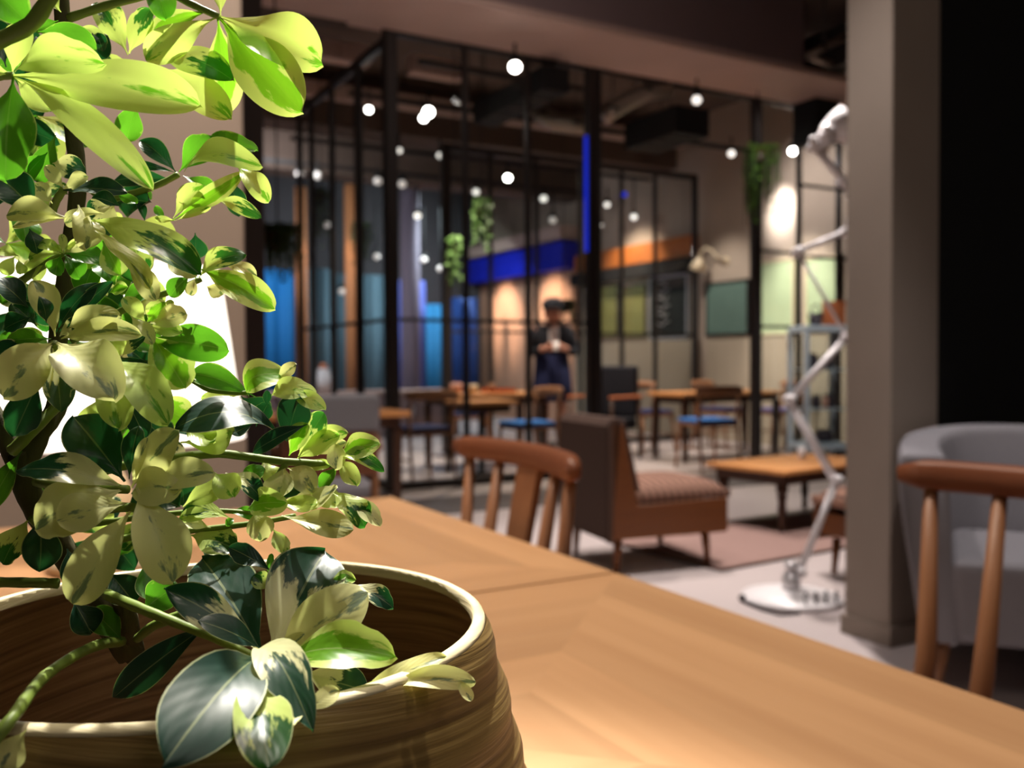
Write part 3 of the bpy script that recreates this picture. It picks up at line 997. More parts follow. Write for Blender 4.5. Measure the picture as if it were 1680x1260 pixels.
def cafe_chair(loc, rz, label, seat='blue_fab', wd='walnut'):
    """seat faces local -X; open back with one curved rail"""
    r = thing('cafe_chair', label, 'chair', loc, rz, 'padded cafe chairs')
    MB().b2((-0.20, -0.21, 0.40), (0.19, 0.21, 0.425)).build('seat_frame', M[wd], r, bevel=0.008)
    MB().b2((-0.195, -0.2, 0.426), (0.18, 0.2, 0.468)).build('seat_pad', M[seat], r, bevel=0.018)
    for sy in (-1, 1):
        MB().tube([(-0.21, sy * 0.21, 0), (-0.17, sy * 0.185, 0.41)], [0.012, 0.018], 8).build('leg', M[wd], r)
        MB().tube([(0.25, sy * 0.20, 0), (0.185, sy * 0.195, 0.42), (0.20, sy * 0.2, 0.6), (0.235, sy * 0.2, 0.76)], [0.012, 0.018, 0.015, 0.012], 8).build('leg', M[wd], r)
        MB().tube([(-0.19, sy * 0.195, 0.2), (0.22, sy * 0.195, 0.2)], 0.009, 6).build('stretcher', M[wd], r)
    vs, fs = [], []
    for i in range(13):
        y = -0.24 + 0.48 * i / 12
        x = 0.265 - 0.9 * y * y
        for u, v in ((-1, -1), (1, -1), (1, 1), (-1, 1)):
            vs.append((x + u * 0.011 + v * 0.006, y, 0.73 + v * 0.045 * (1 - 0.5 * (abs(y) / 0.24) ** 4)))
    for i in range(12):
        for k in range(4):
            fs.append((i * 4 + k, i * 4 + (k + 1) % 4, (i + 1) * 4 + (k + 1) % 4, (i + 1) * 4 + k))
    fs += [(3, 2, 1, 0), (48, 49, 50, 51)]
    MB().add(vs, fs, True).build('back_rail', M[wd], r)
    return r


def on_floor(px, py):
    p = at_z(px, py, 0)
    return (p.x, p.y, 0)


CAFE = [
    ((1160, 769), -1.75, 'cafe chair with bright blue seat in the doorway, its back to the viewer', 'blue_fab'),
    ((1064, 742), 1.5, 'cafe chair with dark navy seat in front of the beige partition', 'navy_fab'),
    ((1180, 735), 1.9, 'cafe chair half hidden by the right doorway post', 'navy_fab'),
    ((1274, 738), -0.2, 'cafe chair with violet grey seat behind the right glazing', 'violet_fab'),
    ((690, 790), -1.5, 'cafe chair with navy seat just right of the front corner post', 'navy_fab'),
    ((866, 776), 0.0, 'cafe chair with blue seat in front of the person', 'blue_fab'),
    ((770, 748), -0.4, 'cafe chair at the left end of the far dining table', 'navy_fab'),
]
first = None
for (px, py), rz, lab, seat in CAFE:
    cafe_chair(on_floor(px, py), rz, lab, seat)


def simple_table(name, label, cx, cy, lx, ly, zt, rz=0, mat='table_mid', legm='dark_wood', group=None, pedestal=False):
    r = thing(name, label, 'table', (cx, cy, 0), rz, group)
    for k in range(4):
        a = -ly / 2 + k * ly / 4
        MB().b2((-lx / 2, a + 0.0005, zt - 0.035), (lx / 2, a + ly / 4 - 0.0005, zt)).build('top_board', M[mat], r, bevel=0.004, seg=1)
    MB().b2((-lx / 2 + 0.06, -ly / 2 + 0.05, zt - 0.10), (lx / 2 - 0.06, ly / 2 - 0.05, zt - 0.036)).build('apron', M[legm], r)
    if pedestal:
        MB().lathe([(0.2, 0), (0.2, 0.015), (0.03, 0.03), (0.03, zt - 0.1)], n=16).build('pedestal', M['steel'], r)
    else:
        for sx in (-1, 1):
            for sy in (-1, 1):
                MB().box((sx * (lx / 2 - 0.07), sy * (ly / 2 - 0.07), (zt - 0.1) / 2), (0.06, 0.06, zt - 0.1), None, 0.65).build('leg', M[legm], r)
    return r


simple_table('cafe_table', 'oak table in the glass room right of the doorway post', 6.47, 7.22, 1.36, 0.60, 0.68, 0.0, group='oak tables inside the glass room')
simple_table('cafe_table', 'long oak table in front of the person with cups on it', 4.05, 7.75, 1.15, 0.6, 0.70, 0.0, group='oak tables inside the glass room')
simple_table('cafe_table', 'pale oak table top just behind the front glazing', 3.68, 7.12, 0.52, 0.42, 0.66, 0.0, group='oak tables inside the glass room', pedestal=True)
simple_table('cafe_table', 'oak table left of the front corner post outside the glass room', 1.75, 5.5, 0.9, 0.6, 0.70, 0.0)
q = at_z(478, 775, 0.42)
simple_table('low_table', 'low orange brown table half hidden behind the plant leaves', q.x - 0.05, q.y + 0.15, 0.75, 0.45, 0.42, 0.0)

# cups on the long table
for px, py, sc_, mt, lab in ((748, 622, 1.0, 'pink_cup', 'pink ceramic pot at the left end of the long table'), (775, 624, 0.85, 'cream', 'cream ceramic cup beside the pink pot on the long table'),):
    d0 = (at_y(px, 632, 7.7))
    r = thing('cup', lab, 'cup', (d0.x, 7.7, 0.70), 0, 'cups on the long table')
    MB().lathe([(0.03 * sc_, 0), (0.05 * sc_, 0.03), (0.055 * sc_, 0.1 * sc_), (0.05 * sc_, 0.1 * sc_), (0.045 * sc_, 0.03), (0.001, 0.02)], n=16, closed=True).build('bowl', M[mt], r)
    MB().tube([(0.05 * sc_, 0, 0.03), (0.085 * sc_, 0, 0.045), (0.085 * sc_, 0, 0.075 * sc_), (0.05 * sc_, 0, 0.085 * sc_)], 0.007, 6).build('handle', M[mt], r)
d0 = at_y(818, 630, 7.75)
r = thing('serving_tray', 'orange brown serving tray at the right end of the long table', 'tray', (d0.x, 7.75, 0.70))
MB().b2((-0.14, -0.1, 0), (0.14, 0.1, 0.012)).build('tray_base', M['terracotta'], r)
for a, b in (((-0.14, -0.1), (0.14, -0.09)), ((-0.14, 0.09), (0.14, 0.1)), ((-0.14, -0.1), (-0.13, 0.1)), ((0.13, -0.1), (0.14, 0.1))):
    MB().b2((a[0], a[1], 0.012), (b[0], b[1], 0.04)).build('tray_side', M['terracotta'], r)

# far sideboard with white vase
c = at_y(560, 640, 11.6)
r = thing('sideboard', 'low grey sideboard in front of the blue hangings', 'cabinet', (c.x, 11.6, 0))
MB().b2((-1.6, -0.25, 0.0), (1.6, 0.25, 0.58)).build('body', M['concrete_d'], r)
MB().b2((-1.63, -0.28, 0.581), (1.63, 0.28, 0.62)).build('top', M['soffit'], r)
for k in range(5):
    d_ = MB().b2((-1.58 + k * 0.64, -0.27, 0.08), (-0.98 + k * 0.64, -0.251, 0.56)).build('door', M['concrete_d'], r)
    MB().b2((-1.02 + k * 0.64, -0.29, 0.28), (-1.005 + k * 0.64, -0.271, 0.40)).build('handle', M['chrome'], d_)
c = at_y(533, 632, 11.5)
r = thing('vase', 'rounded white vase with orange stopper on the grey sideboard', 'vase', (c.x, 11.55, 0.62))
MB().lathe([(0.06, 0), (0.12, 0.06), (0.13, 0.14), (0.10, 0.22), (0.07, 0.27), (0.08, 0.30), (0.07, 0.30)], n=20).build('body', M['white'], r)
MB().lathe([(0.05, 0.30), (0.06, 0.33), (0.02, 0.37)], n=14).build('stopper', M['terracotta'], r)

# dark armchair behind the doorway post
c = on_floor(992, 752)
r = thing('dark_armchair', 'dark armchair with orange wooden arms right of the doorway post', 'chair', c, 0.3)
MB().b2((-0.25, -0.24, 0.3), (0.25, 0.24, 0.42)).build('seat', M['jacket'], r, bevel=0.03)
MB().b2((0.2, -0.24, 0.42), (0.28, 0.24, 0.95)).build('backrest', M['jacket'], r, bevel=0.03)
for sy in (-1, 1):
    MB().b2((-0.25, sy * 0.27 - 0.025, 0.62), (0.27, sy * 0.27 + 0.025, 0.65)).build('armrest', M['terracotta'], r, bevel=0.008)
    for sx in (-1, 1):
        MB().tube([(sx * 0.24, sy * 0.27, 0), (sx * 0.23, sy * 0.27, 0.62)], 0.018, 8).build('leg', M['dark_wood'], r)

# chair with grey padded back behind the leaves
q = at_z(558, 655, 0.84)
r = thing('padded_chair', 'brown wooden chair with grey padded back behind the plant leaves', 'chair', (q.x + 0.0, q.y + 0.25, 0), -1.75, None)
MB().b2((-0.22, -0.22, 0.40), (0.2, 0.22, 0.45)).build('seat', M['grey_fab'], r, bevel=0.015)
MB().b2((0.2, -0.22, 0.70), (0.25, 0.22, 0.86)).build('back_pad', M['grey_fab'], r, bevel=0.02)
MB().b2((0.19, -0.21, 0.50), (0.235, 0.21, 0.695)).build('back_panel', M['walnut_y'], r, bevel=0.01)
for sy in (-1, 1):
    MB().tube([(-0.22, sy * 0.21, 0), (-0.19, sy * 0.19, 0.4)], [0.014, 0.02], 8).build('leg', M['walnut'], r)
    MB().tube([(0.26, sy * 0.21, 0), (0.2, sy * 0.2, 0.42), (0.225, sy * 0.2, 0.69)], [0.014, 0.02, 0.016], 8).build('leg', M['walnut'], r)
    a_ = MB().tube([(0.215, sy * 0.22, 0.62), (0.0, sy * 0.25, 0.64), (-0.18, sy * 0.24, 0.63)], [0.016, 0.018, 0.02], 8).build('armrest', M['walnut'], r)


# striped lounge chairs
def lounge(loc, rz, label, back=True, wid=0.56, dep=0.62):
    """seat faces local +X, origin at the rear corner on the floor, width along +Y"""
    r = thing('lounge_chair', label, 'lounge chair', loc, rz, 'striped low lounge chairs')
    for sy, y0 in ((0, 0.0), (1, wid - 0.028)):
        MB().add([(0.0, y0, 0.17), (dep, y0, 0.17), (dep, y0, 0.335), (0.13, y0, 0.325), (0.055, y0, 0.70), (0.0, y0, 0.72),
                  (0.0, y0 + 0.028, 0.17), (dep, y0 + 0.028, 0.17), (dep, y0 + 0.028, 0.335), (0.13, y0 + 0.028, 0.325), (0.055, y0 + 0.028, 0.70), (0.0, y0 + 0.028, 0.72)],
                 [(0, 1, 2, 3, 4, 5), (11, 10, 9, 8, 7, 6), (0, 6, 7, 1), (1, 7, 8, 2), (2, 8, 9, 3), (3, 9, 10, 4), (4, 10, 11, 5), (5, 11, 6, 0)]).build('side_panel', M['sofa_wood'], r, bevel=0.004, seg=1)
    MB().b2((0.03, 0.029, 0.2), (dep - 0.03, wid - 0.029, 0.30)).build('seat_box', M['dark_wood'], r)
    MB().b2((dep - 0.029, 0.029, 0.2), (dep - 0.003, wid - 0.029, 0.30)).build('front_board', M['sofa_wood'], r)
    # outer back cloth, wrapped over the top
    MB().add([(-0.03, 0.0, 0.165), (-0.03, wid, 0.165), (-0.03, wid, 0.70), (-0.03, 0.0, 0.70), (0.0, 0.0, 0.735), (0.0, wid, 0.735), (0.05, 0, 0.735), (0.05, wid, 0.735),
              (-0.002, 0.0, 0.165), (-0.002, wid, 0.165)],
             [(1, 0, 3, 2), (2, 3, 4, 5), (5, 4, 6, 7), (0, 1, 9, 8), (0, 8, 4, 3), (1, 2, 5, 9), (4, 8, 6), (5, 7, 9), (8, 9, 7, 6)]).build('back_cover', M['stripe_back'], r, bevel=0.006)
    MB().add([(0.06, 0.03, 0.37), (0.17, 0.03, 0.37), (0.085, 0.03, 0.725), (0.03, 0.03, 0.73), (0.06, wid - 0.03, 0.37), (0.17, wid - 0.03, 0.37), (0.085, wid - 0.03, 0.725), (0.03, wid - 0.03, 0.73)],
             [(0, 1, 2, 3), (7, 6, 5, 4), (1, 5, 6, 2), (2, 6, 7, 3), (0, 3, 7, 4), (0, 4, 5, 1)]).build('back_cushion', M['stripe_back'], r, bevel=0.02)
    # domed seat cushion
    n = 10
    vs, fs = [], []
    for i in range(n + 1):
        for j in range(n + 1):
            u, v = i / n, j / n
            e = (1 - (2 * u - 1) ** 4) * (1 - (2 * v - 1) ** 4)
            vs.append((0.12 + (dep - 0.10) * u, 0.01 + (wid - 0.02) * v, 0.375 + 0.05 * e ** 0.5))
    for i in range(n):
        for j in range(n):
            fs.append((i * (n + 1) + j, (i + 1) * (n + 1) + j, (i + 1) * (n + 1) + j + 1, i * (n + 1) + j + 1))
    b = len(vs)
    rim_ = [i * (n + 1) for i in range(n)] + [n * (n + 1) + j for j in range(n)] + [(n - i) * (n + 1) + n for i in range(n)] + [n - j for j in range(n)]
    for q in rim_: vs.append((vs[q][0], vs[q][1], 0.337))
    for k in range(len(rim_)):
        k2 = (k + 1) % len(rim_)
        fs.append((rim_[k], b + k, b + k2, rim_[k2]))
    fs.append(tuple(b + k for k in range(len(rim_)))[::-1])
    MB().add(vs, fs, True).build('seat_cushion', M['stripe_seat'], r)
    for x, y in ((0.05, 0.05), (0.05, wid - 0.05), (dep - 0.10, 0.05), (dep - 0.10, wid - 0.05)):
        MB().tube([(x + (0.02 if x > 0.2 else -0.01), y, 0), (x, y, 0.17)], [0.012, 0.022], 10).build('leg', M['sofa_wood'], r)
    return r


A = at_z(1000, 888, 0.17)
lg = lounge((A.x + 0.02, A.y, 0), math.radians(-9), 'striped lounge chair with wooden sides, seen from behind, left of the coffee table')
B = at_z(1368, 943, 0) + Vector((-0.075, -0.505, 0))
r2 = dup(lg, (B.x + 0.62, B.y + 0.52, 0), PI + math.radians(-4), 'striped lounge chair half hidden by the square concrete column')

# coffee table with turned legs
def coffee():
    c = at_z(1283, 778, 0.36)
    r = thing('coffee_table', 'square oak coffee table with turned dark legs on the rug', 'table', (c.x + 0.02, c.y, 0.0135), math.radians(6))
    lx, ly = 0.95, 0.60
    for k in range(5):
        MB().b2((0, k * ly / 5 + 0.0004, 0.335), (lx, (k + 1) * ly / 5 - 0.0004, 0.36)).build('top_board', M['table_mid'], r, bevel=0.003, seg=1)
    MB().b2((0.05, 0.05, 0.27), (lx - 0.05, ly - 0.05, 0.334)).build('apron', M['dark_wood'], r)
    for x in (0.08, lx - 0.08):
        for y in (0.08, ly - 0.08):
            MB().lathe([(0.014, 0), (0.02, 0.03), (0.016, 0.06), (0.026, 0.12), (0.022, 0.17), (0.03, 0.2), (0.024, 0.215), (0.034, 0.23), (0.034, 0.27)], (x, y, 0), 14).build('leg', M['dark_wood'], r)
    c2_ = at_z(1328, 757, 0.36)
    g = thing('tumbler', 'small pinkish glass tumbler on the coffee table', 'glass', (c2_.x, c2_.y + 0.06, 0.3745))
    MB().lathe([(0.022, 0), (0.026, 0.07), (0.024, 0.07), (0.02, 0.006), (0.001, 0.005)], n=16, closed=True).build('cup_wall', M['white'], g)
    MB().lathe([(0.001, 0.045), (0.0225, 0.045), (0.0225, 0.048), (0.001, 0.048)], n=16, closed=True).build('drink', M['pink_cup'], g)


coffee()
# rug
c0 = at_z(1183, 938, 0.0)
r = thing('rug', 'dusty pink brown rug under the coffee table', 'rug', (c0.x, c0.y, 0), math.radians(4))
MB().b2((0, 0, 0.001), (2.3, 0.85, 0.010)).build('pile', M['rug'], r, bevel=0.003)
for (a, b) in (((0, -0.006), (2.3, 0.014)), ((0, 0.836), (2.3, 0.856)), ((-0.006, 0), (0.014, 0.85)), ((2.286, 0), (2.306, 0.85))):
    MB().b2((a[0], a[1], 0.001), (b[0], b[1], 0.013)).build('binding', M['dark_wood'], r)

# big white jointed floor lamp
LD = 3.80
bp_ = at_z(1298, 985, 0)
r = thing('floor_lamp', 'very tall white jointed floor lamp with round base beside the square column', 'lamp', bp_)
LD = (bp_ - CAM).dot(fw)


def lp(x, y, dd=0.0): return at_d(x, y, LD + dd)


MB().lathe([(0.20, 0.004), (0.205, 0.012), (0.20, 0.022), (0.10, 0.040), (0.05, 0.048)], (0, 0, 0), 40).build('base', M['white'], r)
MB().lathe([(0.038, 0.046), (0.036, 0.11), (0.024, 0.112), (0.022, 0.14), (0.03, 0.142), (0.03, 0.16)], (0, 0, 0), 20).build('socket', M['chrome'], r)


def arm(p, q, rad=0.012, nm='arm'):
    MB().tube([p, q], rad, 10).build(nm, M['white'], r, bp_)


j0 = bp_ + Vector((0, 0, 0.15))
J = [lp(1312, 938), lp(1373, 787), lp(1296, 655), lp(1390, 553), lp(1309, 413), lp(1388, 380), lp(1398, 340), lp(1386, 298), lp(1335, 240)]
arm(j0, J[0], 0.011)
arm(J[0], J[1], 0.0155)
arm(J[1], J[2], 0.011)
arm(J[1] + Vector((0.0, 0.03, 0.0)), J[2] + Vector((0.0, 0.03, 0)), 0.007, 'tension_rod')
arm(J[2], J[3], 0.0155)
arm(J[3], J[4], 0.008)
arm(J[4], J[5], 0.013)
arm(J[5], J[6], 0.013)
arm(J[6], J[7], 0.013)
arm(J[7], J[8], 0.0165)
for p in (J[0], J[1], J[2], J[3], J[4], J[5], J[7], J[8]):
    n_ = fw.cross(Vector((0, 0, 1))).normalized()
    MB().tube([p - fw * 0.03, p + fw * 0.03], 0.021, 12).build('joint', M['white'], r, bp_)
hub = lp(1352, 228)
MB().tube([J[8], hub, lp(1364, 214)], [0.03, 0.036, 0.05], 12).build('socket_cap', M['white'], r, bp_)
# bell shade pointing right: opening edge from (1378,178) to (1378,232)
ax = (lp(1384, 206) - lp(1352, 214)).normalized()
e1 = ax.orthogonal().normalized(); e2 = ax.cross(e1)
vs, fs = [], []
prof = [(0.0, 0.030), (0.03, 0.052), (0.06, 0.070), (0.085, 0.079), (0.088, 0.075), (0.06, 0.062), (0.03, 0.045), (0.004, 0.024)]
o_ = lp(1352, 213)
for t_, rr in prof:
    for k in range(24):
        q = 2 * PI * k / 24
        vs.append(o_ + ax * t_ + (e1 * math.cos(q) + e2 * math.sin(q)) * rr)
for i in range(len(prof) - 1):
    for k in range(24):
        fs.append((i * 24 + k, i * 24 + (k + 1) % 24, (i + 1) * 24 + (k + 1) % 24, (i + 1) * 24 + k))
MB().add(vs, fs, True).build('lamp_shade', M['white'], r, bp_)
for x, y in ((1356, 212), (1334, 230)):
    MB().ball(lp(x, y, -0.05), 0.018, 8).build('knob', M['white'], r, bp_)
# coiled flex
pts = []
for i in range(90):
    t = i / 89
    p = at_z(1318 + 90 * t, 1003 - 8 * t, 0)
    pts.append(p + Vector((0.02 * math.cos(t * 34), 0.0, 0.012 + 0.030 * (1 + math.sin(t * 34)))))
MB().tube(pts, 0.0032, 6).build('flex', M['cord'], r, bp_)
pts = [at_z(x, y, 0.006) for x, y in ((1218, 985), (1226, 990), (1250, 1000), (1280, 1008), (1312, 1006))]
MB().tube(pts, 0.006, 6).build('flex', M['cord'], r, bp_)
pl_ = pts[0]
MB().ball(pl_ + Vector((0, 0, 0.01)), 0.016, 8).build('foot_switch', M['cord'], r, bp_)

# white glass cabinet
ca = at_y(1344, 750, 6.30)
r = thing('display_cabinet', 'white framed glass cabinet with dark jars right of the lamp arms', 'cabinet', (ca.x, 6.30, 0), -0.35)
CW, CD, C0, C1 = 0.44, 0.34, 0.14, 1.32
for sx in (-1, 1):
    for sy in (-1, 1):
        MB().b2((sx * CW / 2 - 0.022, sy * CD / 2 - 0.022, 0), (sx * CW / 2 + 0.022, sy * CD / 2 + 0.022, C1)).build('post', M['white_frame'], r, bevel=0.003, seg=1)
for z in (C0, C1 - 0.05):
    for sy in (-1, 1):
        MB().b2((-CW / 2 + 0.023, sy * CD / 2 - 0.02, z), (CW / 2 - 0.023, sy * CD / 2 + 0.02, z + 0.05)).build('frame_rail', M['white_frame'], r)
    for sx in (-1, 1):
        MB().b2((sx * CW / 2 - 0.02, -CD / 2 + 0.023, z), (sx * CW / 2 + 0.02, CD / 2 - 0.023, z + 0.05)).build('frame_rail', M['white_frame'], r)
for z in (C0 + 0.05, 0.52, 0.90):
    MB().b2((-CW / 2 + 0.023, -CD / 2 + 0.023, z), (CW / 2 - 0.023, CD / 2 - 0.023, z + 0.012)).build('shelf', M['white_frame'], r)
for sy in (-1, 1):
    MB().b2((-CW / 2 + 0.023, sy * CD / 2 - 0.003, C0 + 0.05), (CW / 2 - 0.023, sy * CD / 2 + 0.003, C1 - 0.05)).build('pane', M['glass'], r)
MB().b2((-CW / 2, -CD / 2, C1), (CW / 2, CD / 2, C1 + 0.012)).build('top', M['white_frame'], r)
CR = Matrix.Translation((ca.x, 6.30, 0)) @ Matrix.Rotation(-0.35, 4, 'Z')
jars = [(-0.06, 0.02, 0.912, 'jar', 0.055, 0.15, 'dark jar at the left of the top shelf in the white cabinet'), (0.09, 0.03, 0.912, 'jar', 0.06, 0.14, 'dark jar at the right of the top shelf in the white cabinet'),
        (-0.03, 0.0, 0.532, 'jar', 0.04, 0.13, 'slim dark jar at the left of the middle shelf in the white cabinet'), (0.06, 0.0, 0.532, 'pink_cup', 0.03, 0.13, 'pink jar on the middle shelf in the white cabinet'),
        (0.13, 0.02, 0.532, 'jar', 0.04, 0.14, 'dark jar at the right of the middle shelf in the white cabinet'), (0.05, 0.0, 0.202, 'jar', 0.09, 0.12, 'wide dark bowl on the bottom shelf of the white cabinet')]
for x, y, z, mt, rad, h, lab in jars:
    g = thing('jar', lab, 'jar', CR @ Vector((x, y, z)), 0, 'jars in the white cabinet')
    MB().lathe([(rad * 0.8, 0), (rad, 0.015), (rad, h * 0.7), (rad * 0.7, h * 0.85)], n=14).build('body', M[mt], g)
    MB().lathe([(rad * 0.75, h * 0.85), (rad * 0.75, h)], n=14).build('lid', M['cord'], g)
g = thing('storage_box', 'orange box on top of the white cabinet', 'box', CR @ Vector((0.15, 0.0, C1 + 0.013)), 0.2)
MB().b2((-0.08, -0.08, 0), (0.08, 0.08, 0.20)).build('body', M['terracotta'], g, bevel=0.006)
MB().b2((-0.085, -0.085, 0.2), (0.085, 0.085, 0.235)).build('lid', M['terracotta'], g, bevel=0.006)
g = thing('basket', 'dark basket on top of the white cabinet beside the orange box', 'basket', CR @ Vector((-0.04, 0.0, C1 + 0.013)))
MB().lathe([(0.055, 0), (0.075, 0.12), (0.07, 0.12), (0.05, 0.01), (0.001, 0.01)], n=16, closed=True).build('bowl', M['jar'], g)
MB().tube([(-0.07, 0, 0.11), (-0.05, 0, 0.18), (0, 0, 0.205), (0.05, 0, 0.18), (0.07, 0, 0.11)], 0.008, 8).build('handle', M['jar'], g)


# grey tub armchair
def tub():
    c = Vector((2.80, 1.66, 0))
    r = thing('tub_armchair', 'grey felt tub armchair with wooden legs behind the stick back chair', 'armchair', c, 0)
    face = math.atan2(-0.62, -0.78)
    Rm = Matrix.Rotation(face, 3, 'Z')

    def loc(x, y, z): return Rm @ Vector((x, y, z))
    # U shaped shell: local +X front
    n = 28
    path = []
    for i in range(n + 1):
        t = i / n
        a = PI * (0.5 + t)          # from left (+Y) round the back (-X) to right (-Y)
        path.append((a,))
    outer, inner = [], []
    for i in range(n + 1):
        a = PI / 2 + PI * i / n
        outer.append((0.36 * math.copysign(abs(math.cos(a)) ** 0.75, math.cos(a)) - 0.0, 0.40 * math.copysign(abs(math.sin(a)) ** 0.75, math.sin(a))))
        inner.append((0.25 * math.copysign(abs(math.cos(a)) ** 0.75, math.cos(a)), 0.275 * math.copysign(abs(math.sin(a)) ** 0.75, math.sin(a))))
    outer = [(0.34, 0.40)] + outer + [(0.34, -0.40)]
    inner = [(0.34, 0.275)] + inner + [(0.34, -0.275)]
    m_ = len(outer)
    vs, fs = [], []
    for i in range(m_):
        ox, oy = outer[i]; ix, iy = inner[i]
        top = 0.725 + 0.05 * max(0, -ox / 0.36)
        tp = 0.86
        for (x, y, z) in ((ox * tp, oy * tp, 0.17), (ox, oy, 0.55), (ox * 1.02, oy * 1.02, top - 0.03), (ox * 0.97 + ix * 0.03, oy * 0.97 + iy * 0.03, top), (ix * 0.9 + ox * 0.1, iy * 0.9 + oy * 0.1, top), (ix, iy, top - 0.03), (ix * 0.95, iy * 0.95, 0.40), (ix * 0.9, iy * 0.9, 0.17)):
            vs.append(loc(x, y, z))
    for i in range(m_ - 1):
        for k in range(8):
            fs.append((i * 8 + k, (i + 1) * 8 + k, (i + 1) * 8 + (k + 1) % 8, i * 8 + (k + 1) % 8))
    fs += [tuple(range(8)), tuple(range((m_ - 1) * 8, m_ * 8))[::-1]]
    MB().add(vs, fs, True).build('shell', M['grey_fab'], r, bevel=0.01)
    mb = MB()
    vs = [loc(x, y, z) for z in (0.17, 0.43) for x, y in ((-0.22, -0.25), (0.35 if z > 0.2 else 0.30, -0.27), (0.35 if z > 0.2 else 0.30, 0.27), (-0.22, 0.25))]
    mb.add(vs, [(3, 2, 1, 0), (4, 5, 6, 7), (0, 1, 5, 4), (1, 2, 6, 5), (2, 3, 7, 6), (3, 0, 4, 7)]).build('seat_cushion', M['grey_fab'], r, bevel=0.035, seg=3)
    for x, y in ((0.25, 0.28), (0.25, -0.28), (-0.22, 0.24), (-0.22, -0.24)):
        MB().tube([loc(x * 1.12, y * 1.1, 0), loc(x, y, 0.18)], [0.012, 0.022], 10).build('leg', M['walnut'], r)


tub()


# table lamp behind the plant
def table_lamp():
    c = Vector((0.120, 1.27, ZT))
    r = thing('table_lamp', 'lit white fabric table lamp behind the plant', 'lamp', c)
    MB().lathe([(0.07, 0), (0.075, 0.012), (0.02, 0.022), (0.014, 0.05), (0.03, 0.09), (0.012, 0.13), (0.01, 0.2)], n=24).build('base', M['cream'], r)
    s = MB().lathe([(0.168, 0.162), (0.138, 0.380)], n=48, closed=True).build('lamp_shade', M['shade'], r)
    sm = s.modifiers.new('thick', 'SOLIDIFY')
    sm.thickness = 0.002
    MB().ball((0, 0, 0.235), 0.03, 10).build('bulb', M['shade'], r)
    for k in range(3):
        q = k * 2 * PI / 3
        MB().tube([(0, 0, 0.2), (0.160 * math.cos(q), 0.160 * math.sin(q), 0.2)], 0.002, 5).build('spider_arm', M['chrome'], r)


table_lamp()


# hanging plants in the glass room
def hanging(px, py, Y, rad, length, n, mat, label, seed, ztop=H_CEIL, lw=0.035, basket=True):
    rnd = random.Random(seed)
    c = at_y(px, py, Y)
    r = thing('hanging_plant', label, 'plant', c, 0, 'trailing plants hung in the glass room')
    if basket:
        MB().lathe([(rad * 0.35, -0.06), (rad * 0.5, 0.05), (rad * 0.46, 0.05), (0.001, -0.03)], n=14, closed=True).build('basket', M['dark_wood'], r)
    MB().tube([(0, 0, 0.04), (0, 0, ztop - c.z)], 0.006, 5).build('cord', M['cord'], r)
    mb = MB()
    st = MB()
    for i in range(n):
        a = rnd.uniform(0, 2 * PI)
        L_ = length * rnd.uniform(0.3, 1.0)
        rr = rad * rnd.uniform(0.3, 1.0)
        pts = []
        for k in range(5):
            t = k / 4
            pts.append(Vector((math.cos(a) * rr * min(1, t * 2.2), math.sin(a) * rr * min(1, t * 2.2), 0.06 + 0.05 * math.sin(t * PI) * 1.5 - L_ * t * t)))
        st.tube(pts, 0.004, 4)
        for k in range(9):
            t = rnd.random()
            f_ = t * 4
            i0 = min(3, int(f_))
            p = pts[i0].lerp(pts[i0 + 1], f_ - i0)
            d = Vector((rnd.uniform(-1, 1), rnd.uniform(-1, 1), rnd.uniform(-1, 0.4))).normalized()
            s_ = d.orthogonal().normalized() * lw * 0.45
            q = d * lw * rnd.uniform(0.8, 1.5)
            mb.add([p, p + q * 0.5 + s_, p + q, p + q * 0.5 - s_], [(0, 1, 2), (0, 2, 3)])
    st.build('stems', M['frond_d'], r)
    o = mb.build('foliage', mat, r)
    o['kind'] = 'stuff'


hanging(1243, 255, 6.42, 0.20, 0.72, 62, M['frond'], 'bushy green plant hung on the right doorway post', 1, 3.53)
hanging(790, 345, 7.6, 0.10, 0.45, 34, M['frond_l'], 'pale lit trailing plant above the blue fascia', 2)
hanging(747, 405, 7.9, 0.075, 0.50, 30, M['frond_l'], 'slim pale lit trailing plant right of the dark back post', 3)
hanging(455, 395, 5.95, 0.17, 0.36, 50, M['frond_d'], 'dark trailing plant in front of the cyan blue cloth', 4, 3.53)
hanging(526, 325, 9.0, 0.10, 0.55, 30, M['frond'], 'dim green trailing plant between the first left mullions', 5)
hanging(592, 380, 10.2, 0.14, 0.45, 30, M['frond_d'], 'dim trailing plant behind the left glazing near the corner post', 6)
hanging(925, 505, 9.6, 0.22, 0.55, 40, M['frond_d'], 'dark leafy plant behind the person', 7)


